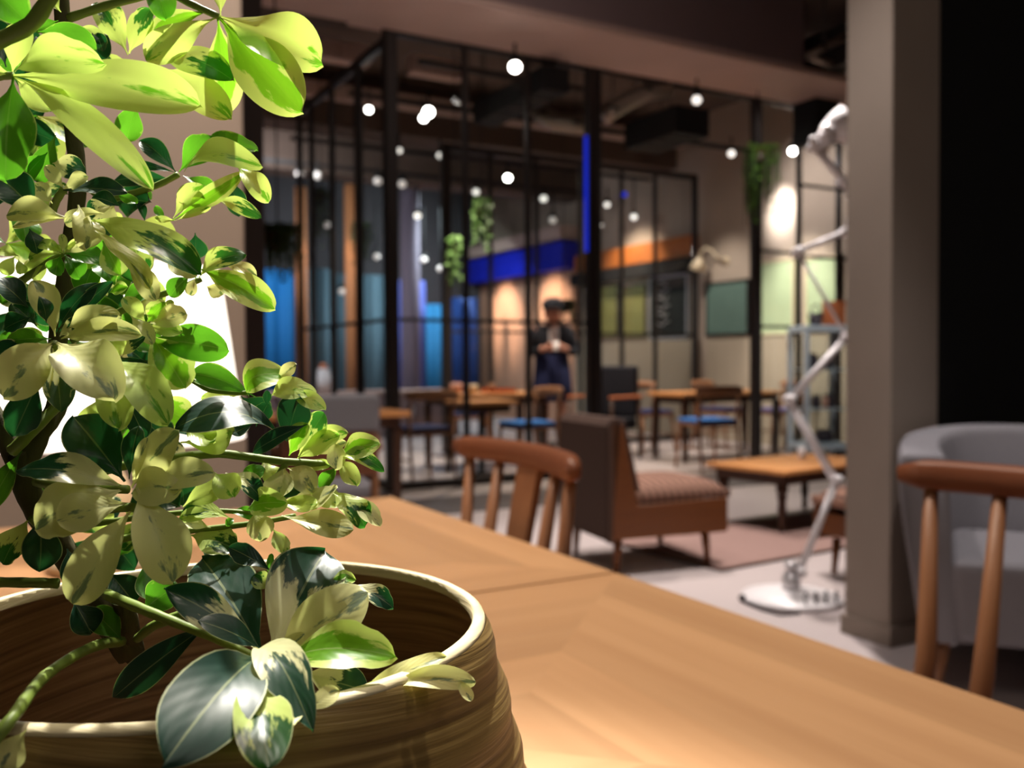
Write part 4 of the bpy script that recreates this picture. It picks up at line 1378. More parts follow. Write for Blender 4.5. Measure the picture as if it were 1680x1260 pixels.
# ------------------------------------------------------------------ person
def person():
    c = at_y(906, 592, 8.4)
    r = thing('person', 'person in dark cap, black jacket and navy apron, holding a white cup in both hands', 'person', (c.x, 8.4, 0), math.radians(-115))
    r.scale = (1.04, 1.04, 1.04)
    # local: +X is facing direction, z up
    J = {'pel': (0, 0, 0.84), 'sp': (0.01, 0, 1.02), 'ch': (0.03, 0, 1.20), 'nk': (0.05, 0, 1.33), 'hd0': (0.075, 0, 1.39), 'hd': (0.09, 0, 1.47),
         'sl': (0.03, 0.165, 1.275), 'el': (0.03, 0.235, 1.04), 'wl': (0.22, 0.09, 1.10),
         'sr': (0.03, -0.165, 1.275), 'er': (0.03, -0.235, 1.04), 'wr': (0.22, -0.09, 1.10),
         'hl': (0, 0.085, 0.80), 'kl': (0.02, 0.09, 0.44), 'al': (-0.01, 0.09, 0.07), 'fl': (0.13, 0.10, 0.035),
         'hr': (0, -0.085, 0.80), 'kr': (0.03, -0.09, 0.44), 'ar': (0.0, -0.09, 0.07), 'fr': (0.14, -0.10, 0.035)}
    R_ = {'pel': .125, 'sp': .115, 'ch': .13, 'nk': .052, 'hd0': .06, 'hd': .085, 'sl': .058, 'el': .042, 'wl': .03, 'sr': .058, 'er': .042, 'wr': .03,
          'hl': .085, 'kl': .058, 'al': .04, 'fl': .035, 'hr': .085, 'kr': .058, 'ar': .04, 'fr': .035}
    E = [('pel', 'sp'), ('sp', 'ch'), ('ch', 'nk'), ('nk', 'hd0'), ('hd0', 'hd'), ('ch', 'sl'), ('sl', 'el'), ('el', 'wl'), ('ch', 'sr'), ('sr', 'er'), ('er', 'wr'),
         ('pel', 'hl'), ('hl', 'kl'), ('kl', 'al'), ('al', 'fl'), ('pel', 'hr'), ('hr', 'kr'), ('kr', 'ar'), ('ar', 'fr')]
    ks = list(J)
    me = bpy.data.meshes.new('body')
    me.from_pydata([J[k] for k in ks], [(ks.index(a), ks.index(b)) for a, b in E], [])
    o = bpy.data.objects.new('body', me)
    COL.objects.link(o)
    o.parent = r
    sk = o.modifiers.new('skin', 'SKIN')
    for i, k in enumerate(ks):
        me.skin_vertices[0].data[i].radius = (R_[k], R_[k] * (0.75 if k in ('pel', 'sp', 'ch') else 1))
        me.skin_vertices[0].data[i].use_root = (k == 'pel')
    o.modifiers.new('sub', 'SUBSURF').levels = 2
    o.modifiers['sub'].render_levels = 2
    me.materials.append(M['skin'])
    # face details
    hc = Vector((0.105, 0, 1.455))
    hd = MB().ball(hc, 0.098, 12, (1.02, 0.82, 1.18)).build('head', M['skin'], r)
    MB().ball(hc + Vector((0.105, 0, -0.02)), 0.018, 6, (1, 0.8, 1.4)).build('nose', M['skin'], hd)
    for s in (-1, 1):
        MB().ball(hc + Vector((0.088, s * 0.034, 0.006)), 0.012, 6).build('eye', M['hair'], hd)
        MB().ball(hc + Vector((0.0, s * 0.08, -0.01)), 0.024, 6, (0.8, 0.5, 1.3)).build('ear', M['skin'], hd)
    MB().b2(hc + Vector((0.082, -0.022, -0.068)), hc + Vector((0.094, 0.022, -0.060))).build('mouth', M['terracotta'], hd)
    hair = MB().ball(hc + Vector((-0.022, 0, 0.02)), 0.105, 12, (0.95, 0.88, 1.1)).build('hair', M['hair'], r)
    cap = MB().lathe([(0.112, 0.045), (0.116, 0.08), (0.105, 0.125), (0.06, 0.155), (0.001, 0.163)], hc, 20).build('cap', M['jacket'], r)
    mb = MB()
    vs = [hc + Vector((0.08, s * 0.09, 0.05)) for s in (-1, 1)] + [hc + Vector((0.19, s * 0.06, 0.035)) for s in (1, -1)]
    vs += [p + Vector((0, 0, 0.008)) for p in vs]
    mb.add(vs, [(3, 2, 1, 0), (4, 5, 6, 7), (0, 1, 5, 4), (1, 2, 6, 5), (2, 3, 7, 6), (3, 0, 4, 7)]).build('cap_brim', M['jacket'], r)

    def garment(nm, mat, joints, edges, grow):
        ks2 = list(joints)
        me2 = bpy.data.meshes.new(nm)
        me2.from_pydata([joints[k] for k in ks2], [(ks2.index(a), ks2.index(b)) for a, b in edges], [])
        g = bpy.data.objects.new(nm, me2)
        COL.objects.link(g)
        g.parent = r
        g.modifiers.new('skin', 'SKIN')
        for i, k in enumerate(ks2):
            me2.skin_vertices[0].data[i].radius = (grow[k], grow[k] * (0.8 if k in ('pel', 'sp', 'ch', 'hem') else 1))
            me2.skin_vertices[0].data[i].use_root = (i == 0)
        g.modifiers.new('sub', 'SUBSURF').render_levels = 2
        me2.materials.append(mat)
        return g
    jk = {k: J[k] for k in ('sp', 'ch', 'sl', 'el', 'sr', 'er')}
    jk['pel'] = (0, 0, 0.92)
    jk['nk0'] = (0.04, 0, 1.30)
    for s, sd in (('l', 1), ('r', -1)):
        jk['c' + s] = tuple(Vector(J['e' + s]).lerp(Vector(J['w' + s]), 0.8))
    garment('jacket', M['jacket'], jk, [('sp', 'pel'), ('sp', 'ch'), ('ch', 'nk0'), ('ch', 'sl'), ('sl', 'el'), ('el', 'cl'), ('ch', 'sr'), ('sr', 'er'), ('er', 'cr')],
            {'sp': .14, 'pel': .15, 'ch': .15, 'nk0': .075, 'sl': .075, 'el': .06, 'cl': .045, 'sr': .075, 'er': .06, 'cr': .045})
    MB().lathe([(0.165, 1.03), (0.185, 0.90), (0.205, 0.72), (0.215, 0.55), (0.21, 0.55), (0.16, 1.02)], (0, 0, 0), 24, True).build('apron', M['apron'], r)
    MB().b2((0.13, -0.05, 1.16), (0.155, 0.05, 1.30)).build('shirt_front', M['shirt'], r, bevel=0.01)
    for s, sd in (('l', 1), ('r', -1)):
        ha = Vector(J['w' + s])
        palm = MB().ball(ha + Vector((0.045, -sd * 0.02, 0.005)), 0.036, 8, (1.2, 0.6, 1)).build('hand', M['skin'], r)
        for k in range(4):
            b0 = ha + Vector((0.075, -sd * 0.022, 0.028 - k * 0.017))
            MB().tube([b0, b0 + Vector((0.035, -sd * 0.012, 0)), b0 + Vector((0.05, -sd * (0.04 + 0.004 * (k == 1)), 0))], [0.009, 0.008, 0.007], 6).build('finger', M['skin'], palm)
        b0 = ha + Vector((0.04, -sd * 0.03, 0.03))
        MB().tube([b0, b0 + Vector((0.02, -sd * 0.025, 0.02)), b0 + Vector((0.035, -sd * 0.035, 0.022))], [0.011, 0.01, 0.008], 6).build('thumb', M['skin'], palm)
    for s in ('l', 'r'):
        f_ = Vector(J['f' + s])
        MB().ball((f_.x - 0.04, f_.y, 0.04), 0.055, 8, (2.0, 0.85, 0.75)).build('shoe', M['jacket'], r)
    mt_ = Matrix.Translation((c.x, 8.4, 0)) @ Matrix.Rotation(math.radians(-115), 4, 'Z') @ Matrix.Scale(1.04, 4)
    g = thing('cup', 'white cup held in both hands by the person', 'cup', mt_ @ Vector((0.285, 0, 1.07)))
    MB().lathe([(0.028, 0), (0.038, 0.09), (0.034, 0.09), (0.025, 0.008), (0.001, 0.008)], n=16, closed=True).build('wall', M['white'], g)
    MB().tube([(0.035, 0, 0.02), (0.06, 0, 0.03), (0.06, 0, 0.065), (0.036, 0, 0.075)], 0.006, 6).build('handle', M['white'], g)


person()

# ------------------------------------------------------------------ plant
POT = Vector((0.058, 0.306, ZT))
RIM_Z = 0.917
PR = 0.0900
plant = thing('potted_plant', 'variegated umbrella plant in a round coiled bamboo pot on the nearest table', 'plant', POT)
hz = RIM_Z - ZT


def pot_profile():
    prof = []
    n = 46
    for i in range(n + 1):
        t = i / n
        z = 0.0 + (hz - 0.0018) * t
        rr = 0.074 + 0.034 * math.sin(min(1, t * 1.25 + 0.10) * PI * 0.62) - 0.0175 * max(0, (t - 0.42) / 0.58) ** 1.8
        rr += 0.0007 * math.sin(t * 60)
        prof.append((rr, z))
    return prof


pp = pot_profile()
k_ = PR / pp[-1][0]
pp = [(a * k_, b) for a, b in pp]
mb = MB().lathe([(0.001, 0.0)] + pp, n=96, closed=True)
mb.build('pot_wall', M['pot'], plant)
mb = MB().lathe([(PR - 0.0043, hz - 0.002), (pp[30][0] - 0.0050, hz * 0.65), (pp[18][0] - 0.006, hz * 0.4), (0.06, 0.012), (0.001, 0.012)], n=96, closed=True)
mb.build('pot_lining', M['pot_in'], plant)
mb = MB().lathe([(PR - 0.0044, hz - 0.004), (PR - 0.0042, hz - 0.0004), (PR - 0.0036, hz), (PR - 0.0016, hz - 0.0001), (PR - 0.0005, hz - 0.0008), (PR - 0.0001, hz - 0.0017), (PR - 0.0004, hz - 0.0024)], n=96, closed=True)
mb.build('pot_rim', M['pot_rim'], plant)
mb = MB().lathe([(0.083, 0.085), (0.05, 0.093), (0.001, 0.098)], n=40, closed=True)
mb.build('soil', M['soil'], plant)


def stem(pts, r0, r1, nm='branch', mat='stem', n=8):
    P = [at_d(x, y, d / 100) for x, y, d in pts]
    # smooth
    Q = []
    for i in range(len(P) - 1):
        p0, p1, p2, p3 = P[max(i - 1, 0)], P[i], P[i + 1], P[min(i + 2, len(P) - 1)]
        for k in range(5):
            t = k / 5
            Q.append(0.5 * ((2 * p1) + (p2 - p0) * t + (2 * p0 - 5 * p1 + 4 * p2 - p3) * t * t + (3 * p1 - p0 - 3 * p2 + p3) * t ** 3))
    Q.append(P[-1])
    rr = [r0 + (r1 - r0) * i / (len(Q) - 1) for i in range(len(Q))]
    rr = [q * (1 + 0.05 * math.sin(i * 2.1)) for i, q in enumerate(rr)]
    return MB().tube(Q, rr, n).build(nm, M[mat], plant, POT)


stem([(215, 1075, 29), (150, 980, 28.5), (95, 890, 28), (50, 815, 27.5), (30, 745, 27.5)], 0.0042, 0.0036, 'trunk', 'bark', 10)
stem([(40, 790, 27.5), (0, 700, 27.5), (-60, 600, 28)], 0.0032, 0.0026, 'trunk', 'bark', 10)
stem([(40, 770, 27.5), (65, 710, 28), (95, 660, 29), (95, 560, 29.5), (112, 430, 30), (128, 300, 30), (116, 190, 30), (104, 60, 30), (98, -60, 30)], 0.0034, 0.0024, 'trunk', 'bark', 10)
stem([(220, 1075, 29.5), (205, 1000, 28), (190, 960, 28)], 0.0035, 0.0028, 'trunk', 'bark', 10)
for pts, r0, r1 in [
    ([(112, 30, 30), (190, 5, 30), (270, -12, 30), (310, 5, 30), (358, 27, 30)], .0016, .0011),
    ([(-10, 70, 23), (50, 40, 23), (85, -10, 23)], .0022, .002),
    ([(128, 290, 30), (170, 325, 30), (215, 318, 30), (260, 303, 30), (293, 286, 30)], .0013, .0010),
    ([(75, 800, 27), (200, 765, 27), (340, 745, 27.5), (410, 750, 28), (465, 757, 28), (550, 762, 28.5)], .0015, .0011),
    ([(150, 900, 28), (220, 880, 28), (310, 871, 28), (420, 858, 28), (485, 846, 28)], .0012, .0008),
    ([(150, 860, 28), (260, 845, 28), (350, 838, 28), (415, 842, 28)], .0010, .0007),
    ([(175, 975, 27), (235, 1000, 26), (290, 1022, 25.5), (360, 1050, 25), (432, 1086, 25)], .0017, .0012),
    ([(310, 1005, 27), (255, 1025, 27), (225, 1048, 27.5)], .0017, .0013),
    ([(-12, 955, 26), (50, 956, 26), (95, 957, 26)], .0015, .0015),
    ([(-25, 1235, 19.8), (20, 1178, 20.2), (75, 1108, 23.0), (150, 1062, 26), (200, 1052, 28)], .0014, .0016),
    ([(118, 560, 29), (180, 520, 29), (240, 492, 29), (290, 475, 29), (330, 458, 29)], .0012, .0009),
    ([(95, 600, 29), (170, 560, 28.5), (242, 533, 28)], .0012, .0010),
    ([(60, 790, 27), (120, 800, 26), (210, 803, 25.5)], .0016, .0012),
    ([(90, 870, 27), (150, 840, 26), (218, 832, 25)], .0016, .0012),
    ([(30, 465, 29), (65, 440, 29), (108, 412, 29)], .0013, .0010),
    ([(85, 350, 29), (92, 330, 28.5), (105, 310, 28)], .0014, .0012),
    ([(-20, 130, 24.5), (5, 125, 24.5), (22, 124, 24.5)], .0011, .0011),
    ([(230, 640, 28), (300, 620, 28.5), (345, 640, 28.5), (405, 645, 28.5)], .0009, .0008),
    ([(95, 640, 28.5), (90, 590, 26.5), (88, 562, 26)], .0014, .0012),
    ([(20, 740, 27), (45, 715, 27), (95, 665, 28)], .0020, .0016),
    ([(70, 870, 27), (50, 850, 26.5)], .0012, .0010),
    ([(470, 15 + 745, 28), (450, 790, 28), (452, 815, 28)], .0010, .0008),
]:
    stem(pts, r0, r1)

rng = random.Random(11)


def leaf(bx, by, tx, ty, w, db, dt, roll, arch, ty_, curl=0.0, cup=0.17, wav=None, narrow=None, gen=False):
    B, T = at_d(bx, by, db / 100), at_d(tx, ty, dt / 100)
    a = T - B
    Ln = a.length
    if Ln < 1e-5: return
    a.normalize()
    mid = (B + T) / 2
    vd = (CAM - mid).normalized()
    n0 = (vd - a * vd.dot(a)).normalized()
    s = n0.cross(a).normalized()
    if abs(s.dot(UP)) > 0.08:
        if s.dot(UP) < 0: s = -s
    elif s.dot(RT) < 0: s = -s
    rr = math.radians(roll)
    n = n0 * math.cos(rr) + s * math.sin(rr)
    side = a.cross(n)
    dm = (db + dt) / 200
    wm = (w / FPX * dm) / max(abs(math.cos(rr)), 0.42)
    wm = min(wm, Ln * 0.85)
    nu, nv = 8, 18
    ph, fr_ = rng.uniform(0, 6.3), rng.uniform(4.5, 7.5)
    am = (rng.uniform(0.06, 0.16) if wav is None else wav)
    lobe = rng.random() < 0.3
    tw = math.radians(rng.uniform(-38, 38)) * min(1, roll / 22)
    tip_p = 0.85 if ty_ in 'SDV' else 0.56
    vs, fs, uvs = [], [], []
    st_ = 0.10 if narrow is None else narrow
    for j in range(nv + 1):
        v = 0.35 * j / nv + 0.65 * math.sin(j / nv * PI / 2)
        if v < st_:
            wd = 0.05 + 0.02 * v / st_
        else:
            t = (v - st_) / (1 - st_)
            # obovate, rounded tip
            if t < 0.60:
                wd = 0.06 + 0.94 * math.sin(PI / 2 * (t / 0.60) ** 0.95) ** 1.15
            else:
                wd = max(0.0, 1 - ((t - 0.60) / 0.40) ** 2.3) ** tip_p
            if lobe: wd *= 1 - 0.13 * math.exp(-((t - 0.80) / 0.05) ** 2)
        for i in range(nu + 1):
            u = -1 + 2 * i / nu
            off = wd * wm / 2 * u
            h = arch * Ln * 4 * v * (1 - v) - curl * Ln * max(0, v - 0.45) ** 2 * 3.2
            h += cup * wd * wm * 0.5 * (u * u)
            h += am * wm * abs(u) ** 1.5 * math.sin(fr_ * v + ph + (1.3 if u > 0 else 0)) * min(1, v * 3)
            h -= 0.02 * wm * math.exp(-(u / 0.12) ** 2)
            q = tw * (v - 0.4)
            sd = side * math.cos(q) + n * math.sin(q)
            vs.append(B + a * (Ln * v) + sd * off + n * h)
            uvs.append((u * 0.5 + 0.5, v))
    for j in range(nv):
        for i in range(nu):
            p = j * (nu + 1) + i
            fs.append((p, p + 1, p + nu + 2, p + nu + 1))
    me = bpy.data.meshes.new('leaf')
    me.from_pydata([q - POT for q in vs], [], fs)
    me.polygons.foreach_set('use_smooth', [True] * len(fs))
    ul = me.uv_layers.new(name='UVMap')
    for lp_ in me.loops:
        ul.data[lp_.index].uv = uvs[lp_.vertex_index]
    me.materials.append(LEAF[ty_])
    o = bpy.data.objects.new('leaf', me)
    COL.objects.link(o)
    o.parent = plant
    return o


# base x, base y, tip x, tip y, width (photo px), depth of base and tip (cm), roll, arch, kind, curl
LEAVES = [
    # whorl A, upper right of the crown
    (359, 27, 526, 98, 86, 30, 29.5, 25, .05, 'L', .05), (359, 28, 496, 184, 98, 30, 29, 0, .02, 'G', 0), (357, 30, 372, 188, 62, 30, 31, 15, .05, 'G', .1),
    (355, 29, 238, 98, 52, 30, 30, 20, .06, 'L', .05), (345, 18, 232, 68, 48, 30, 31, 30, .08, 'G', .1), (362, 26, 352, -50, 34, 30, 30, 20, .05, 'L', 0),
    (250, -50, 272, 31, 46, 30.5, 30, 10, 0, 'O', 0), (210, 90, 160, -2, 46, 31, 31, 15, .05, 'W', .1), (212, 88, 246, 14, 42, 31, 31, 30, .05, 'W', 0),
    (-40, -45, 42, 34, 66, 23, 23, 10, .05, 'O', 0), (100, 20, 66, -12, 34, 28, 28, 20, 0, 'L', 0),
    # whorl B, big blurred lime leaves on the left
    (20, 124, 325, 166, 84, 24.5, 24, 28, .06, 'L', .06), (21, 126, 250, 302, 52, 24.5, 24, 30, .10, 'L', .06), (105, 160, 184, 256, 34, 24.5, 24.5, 20, .02, 'L', 0),
    (20, 121, 38, 38, 42, 24.5, 24.2, 20, .05, 'L', .05), (24, 118, 152, 92, 56, 24.5, 23.5, 35, .14, 'L', .15), (62, 52, 156, 78, 48, 26, 26, 25, .1, 'O', .1),
    (22, 127, 6, 290, 92, 24.5, 23.5, 18, .04, 'O', .05), (24, 127, 86, 182, 44, 24.8, 25, 15, .03, 'L', .05), (20, 122, -70, 108, 50, 24.5, 24, 20, .05, 'L', 0),
    (10, 110, -20, 30, 44, 25.5, 26, 20, .05, 'D', 0), (8, 70, 20, 118, 34, 26.5, 27, 25, 0, 'O', 0),
    # behind the long lime leaf
    (262, 100, 378, 120, 46, 30.5, 30, 38, .16, 'W', .15), (268, 112, 374, 186, 58, 30.5, 30, 15, .08, 'L', .15), (225, 165, 208, 230, 44, 30.5, 31, 25, .05, 'O', 0),
    (150, 50, 170, 80, 22, 30, 30, 30, .1, 'D', .2), (130, 45, 172, 62, 18, 30, 30, 30, .1, 'L', .3), (96, 34, 58, 50, 24, 27, 27, 30, .05, 'O', 0),
    # whorl D
    (290, 284, 230, 228, 32, 30, 30, 25, .10, 'D', .05), (290, 284, 214, 268, 14, 30, 30, 30, .05, 'D', .0), (294, 282, 352, 226, 46, 30, 30, 20, .10, 'O', .1),
    (330, 238, 418, 242, 34, 30.5, 30, 30, .14, 'O', .12), (302, 282, 416, 256, 36, 29.5, 29, 42, .24, 'L', .22), (388, 272, 440, 328, 36, 29.3, 29, 20, .10, 'L', .05),
    (282, 362, 402, 284, 34, 29.8, 29.2, 30, -.02, 'G', 0), (356, 330, 424, 352, 24, 29.6, 29.2, 25, .14, 'W', .12), (284, 358, 330, 302, 30, 29.8, 29.6, 30, .08, 'L', .1),
    (376, 288, 392, 356, 30, 30.3, 30.4, 25, .03, 'D', 0), (286, 295, 186, 296, 32, 30.4, 30.6, 20, .10, 'D', 0), (300, 288, 352, 318, 26, 30.2, 30.3, 30, .05, 'O', 0),
    (288, 362, 346, 340, 12, 29.7, 29.5, 10, .10, 'L', 0), (288, 362, 254, 358, 12, 29.8, 29.8, 10, .0, 'L', 0), (270, 365, 255, 338, 14, 29.9, 30, 10, .0, 'O', 0),
    (238, 365, 228, 330, 14, 29.9, 30, 20, .1, 'D', .1), (320, 382, 322, 426, 40, 30.4, 30.6, 10, .02, 'D', 0),
    # pale whorl E
    (100, 312, 207, 314, 30, 28, 27.6, 45, .05, 'S', .0), (104, 310, 74, 272, 24, 28, 27.7, 30, .05, 'C', 0), (103, 311, 142, 288, 26, 28, 27.8, 30, .03, 'C', .05),
    (86, 334, 56, 302, 32, 27.8, 27.5, 15, .02, 'C', 0), (190, 318, 226, 334, 18, 28.3, 28.2, 25, .05, 'O', 0), (86, 268, 138, 284, 40, 28.6, 28.6, 25, .12, 'V', .1),
    (92, 222, 62, 300, 40, 29, 29, 20, .05, 'O', 0), (78, 250, 34, 300, 34, 28.8, 28.8, 30, .05, 'O', 0), (52, 305, 76, 345, 22, 28.6, 28.6, 25, 0, 'L', 0),
    (60, 350, -4, 286, 62, 27, 26.5, 20, .08, 'D', .05),
    # whorl G, twisted cream leaves
    (108, 356, 8, 346, 40, 26, 25.5, 30, .10, 'C', .15), (106, 358, 18, 368, 22, 26, 25.6, 30, .05, 'C', .1), (128, 336, 146, 404, 48, 26, 25.6, 30, .06, 'C', .1), (170, 350, 104, 362, 26, 26.2, 26, 40, .10, 'C', .1),
    (150, 362, 326, 436, 62, 26, 25.4, 32, .10, 'W', .12), (156, 378, 248, 464, 30, 25.8, 25.2, 35, .06, 'C', .1), (205, 425, 258, 488, 34, 25.4, 25.4, 25, .02, 'C', .1),
    (180, 338, 142, 348, 30, 26.5, 26.5, 30, .2, 'V', .1), (200, 340, 150, 322, 32, 27, 27, 25, .1, 'D', .1), (270, 418, 322, 448, 46, 26.2, 26, 20, .1, 'C', .1),
    # tuft of new leaves
    (103, 415, 62, 396, 22, 28.6, 28.4, 25, .1, 'L', .1), (103, 415, 84, 398, 10, 28.6, 28.4, 20, .05, 'L', 0), (103, 414, 102, 384, 14, 28.6, 28.4, 20, .05, 'C', 0), (103, 415, 128, 392, 10, 28.6, 28.4, 20, .05, 'L', 0),
    (104, 416, 150, 398, 18, 28.6, 28.4, 25, .1, 'C', .1), (100, 418, 90, 452, 30, 28.8, 28.8, 25, .1, 'O', .1), (106, 418, 132, 455, 32, 28.8, 28.8, 25, .1, 'O', .1), (108, 416, 168, 424, 36, 28.8, 28.8, 30, .1, 'O', .1),
    (100, 416, 44, 420, 28, 28.8, 28.7, 30, .1, 'L', .1), (80, 425, 40, 452, 26, 29, 29, 25, .1, 'L', .1), (30, 420, -10, 410, 24, 28.8, 28.8, 30, .1, 'L', .1), (26, 420, 6, 450, 24, 28.8, 28.8, 25, .1, 'L', 0), (30, 425, 34, 450, 18, 28.8, 28.8, 25, .1, 'L', 0),
    (168, 395, 198, 452, 44, 28, 28, 10, .04, 'G', .05), (48, 375, 62, 416, 34, 28.4, 28.4, 20, .1, 'D', .05),
    # whorl H
    (326, 456, 396, 414, 34, 29, 28.6, 35, .18, 'W', .10), (364, 432, 420, 448, 20, 28.8, 28.6, 30, .10, 'C', .12), (330, 442, 450, 504, 54, 28.8, 28.4, 18, .10, 'G', .05),
    (338, 470, 366, 484, 30, 29, 29, 20, .1, 'C', 0), (322, 458, 300, 424, 28, 29.2, 29.2, 30, .05, 'O', 0), (312, 452, 278, 486, 28, 28.8, 28.6, 30, .08, 'O', .05), (320, 458, 312, 484, 20, 28.8, 28.6, 30, .08, 'C', .05),
    # left middle
    (46, 505, -8, 458, 44, 26.5, 26, 30, .1, 'S', 0), (52, 520, 6, 540, 46, 26.8, 26.6, 25, .1, 'D', 0), (60, 535, 20, 500, 36, 27.2, 27.2, 20, .1, 'D', 0), (90, 552, 58, 458, 46, 27.6, 27.4, 25, .1, 'C', .1), (76, 530, 66, 486, 26, 27.2, 27, 30, .1, 'D', .1),
    (92, 545, 158, 462, 34, 27.6, 27.8, 30, .1, 'D', .05), (95, 548, 186, 462, 26, 27.8, 28, 25, .1, 'D', 0), (110, 540, 192, 516, 40, 26.6, 26.2, 35, .12, 'C', .1), (100, 556, 218, 540, 42, 26.4, 26, 25, .12, 'C', .2), (98, 552, 134, 524, 24, 27.0, 26.8, 25, .1, 'V', .1),
    (135, 500, 150, 440, 44, 29, 29.2, 20, .1, 'O', .05), (190, 470, 160, 430, 40, 29.2, 29.2, 25, .1, 'O', .1), (180, 480, 208, 470, 22, 28.6, 28.4, 30, .1, 'G', .1), (200, 500, 240, 476, 36, 28.8, 28.8, 30, .1, 'O', .1),
    # whorl J
    (240, 530, 202, 488, 28, 28, 27.7, 20, .05, 'L', 0), (240, 530, 270, 496, 32, 28, 27.8, 15, .05, 'G', .05), (242, 531, 308, 516, 34, 28, 27.6, 30, .04, 'C', -.05), (240, 534, 300, 546, 26, 28, 27.7, 20, .02, 'L', 0),
    (214, 518, 250, 560, 26, 27.6, 27.2, 25, .06, 'C', .1), (246, 556, 371, 572, 58, 28.3, 27.9, 12, .08, 'O', .05), (244, 545, 304, 636, 70, 28, 27.8, 15, .04, 'G', 0), (252, 520, 226, 488, 40, 28.6, 28.8, 20, .05, 'C', 0), (270, 520, 282, 492, 14, 28.6, 28.8, 20, .05, 'L', 0),
    (200, 585, 236, 552, 22, 27.2, 27, 40, .08, 'V', .05), (186, 592, 208, 548, 24, 27.3, 27.2, 20, .03, 'L', 0), (190, 590, 180, 552, 20, 27.4, 27.3, 30, .03, 'L', .1),
    # whorl K, large shaded cream leaves
    (88, 562, 4, 646, 84, 26, 24.8, 22, .10, 'C', .1), (92, 562, 182, 640, 92, 26, 24.6, 22, .10, 'C', .1), (86, 570, 100, 676, 48, 26, 25, 15, .06, 'V', .0), (66, 620, 22, 716, 58, 26.4, 26.6, 12, .02, 'D', 0),
    (176, 588, 274, 684, 62, 26.6, 25.4, 25, .12, 'L', .1), (172, 600, 196, 698, 56, 26.6, 25.4, 15, .06, 'L', .05), (88, 566, -20, 586, 34, 26.2, 26, 45, .06, 'V', 0), (200, 640, 238, 720, 40, 27, 27.2, 15, .04, 'D', 0),
    (84, 556, 10, 560, 30, 26.4, 26.2, 35, .06, 'O', 0), (205, 600, 256, 660, 40, 27.6, 27.8, 20, .04, 'D', 0), (80, 600, 62, 640, 16, 25.8, 25.4, 30, .02, 'C', 0), (96, 580, 118, 622, 18, 25.6, 25, 30, .02, 'C', 0),
    (420, 652, 312, 612, 38, 28.6, 28.8, 25, .14, 'O', .02), (400, 648, 330, 655, 22, 28.8, 29, 20, .05, 'L', 0),
    # whorl N
    (408, 650, 462, 608, 58, 28.6, 28.2, 40, .42, 'G', .25), (452, 622, 486, 598, 22, 28.3, 28, 25, .0, 'C', 0), (444, 652, 512, 640, 36, 28.2, 27.7, 35, .22, 'L', .15), (480, 652, 531, 668, 28, 28, 27.5, 30, .18, 'L', .10), (438, 668, 438, 640, 14, 28, 28, 10, 0, 'D', 0),
    # whorl O
    (463, 720, 290, 690, 62, 28, 26.8, 48, .24, 'S', .10), (470, 724, 492, 646, 56, 28, 27.6, 18, .04, 'S', 0), (505, 696, 414, 742, 28, 27.6, 27.2, 25, .08, 'S', .0), (474, 748, 502, 694, 34, 28, 27.6, 20, .04, 'G', 0),
    (490, 748, 532, 676, 40, 28.2, 28, 20, .04, 'W', 0), (488, 752, 556, 712, 36, 28.2, 27.8, 25, .08, 'L', .05), (515, 720, 568, 708, 24, 28.2, 28, 25, .15, 'L', .1), (296, 726, 390, 710, 54, 27.4, 26.8, 20, -.10, 'L', -.1),
    (298, 700, 352, 722, 38, 27.2, 26.8, 25, -.1, 'L', .0), (420, 700, 440, 660, 30, 28.4, 28.6, 15, 0, 'D', 0), (415, 695, 380, 712, 24, 28.4, 28.2, 30, 0, 'S', 0), (395, 650, 440, 690, 60, 29, 29, 20, 0, 'D', 0),
    # whorl P
    (556, 750, 618, 726, 44, 28.5, 28, 25, .14, 'G', .1), (556, 752, 622, 760, 24, 28.5, 27.8, 35, .22, 'W', .25), (552, 722, 550, 770, 30, 28.3, 27.8, 15, .04, 'C', 0), (554, 752, 586, 796, 30, 28.4, 28, 20, .05, 'L', .05), (554, 764, 524, 802, 24, 28.4, 28.4, 20, .02, 'O', 0), (486, 762, 542, 764, 20, 28.3, 28.3, 25, .02, 'L', 0),
    (520, 748, 566, 724, 20, 28.4, 28.2, 25, .1, 'C', .1),
    # whorl Q
    (468, 764, 452, 818, 56, 28, 27.4, 22, .06, 'C', .05), (472, 768, 516, 802, 40, 28.2, 27.8, 25, .14, 'C', .2), (450, 824, 558, 806, 36, 27.8, 27.4, 35, -.10, 'C', -.1), (452, 818, 500, 796, 26, 28, 27.8, 30, .1, 'D', .05), (448, 820, 520, 826, 26, 27.8, 27.4, 40, -.1, 'L', 0),
    (545, 808, 600, 862, 46, 27.8, 27.4, 28, .18, 'W', .05), (576, 820, 624, 862, 32, 27.8, 27.4, 28, .12, 'C', .05), (462, 846, 576, 860, 38, 27.8, 27.2, 38, -.06, 'C', .1), (505, 810, 560, 826, 34, 28, 27.8, 30, .1, 'L', .1), (430, 755, 448, 790, 30, 28.3, 28, 25, .1, 'L', .1),
    # whorl R
    (300, 832, 384, 788, 40, 27.8, 27.4, 30, .08, 'L', .05), (352, 775, 384, 812, 46, 27.2, 26.8, 20, .06, 'L', .1), (370, 776, 432, 818, 34, 27.6, 27.4, 30, .16, 'V', .1), (398, 790, 430, 770, 30, 27.8, 27.6, 25, .14, 'O', .2), (406, 836, 462, 822, 44, 27.8, 27.2, 25, .16, 'G', .15), (420, 836, 428, 886, 44, 27.6, 27.2, 20, .06, 'C', .05),
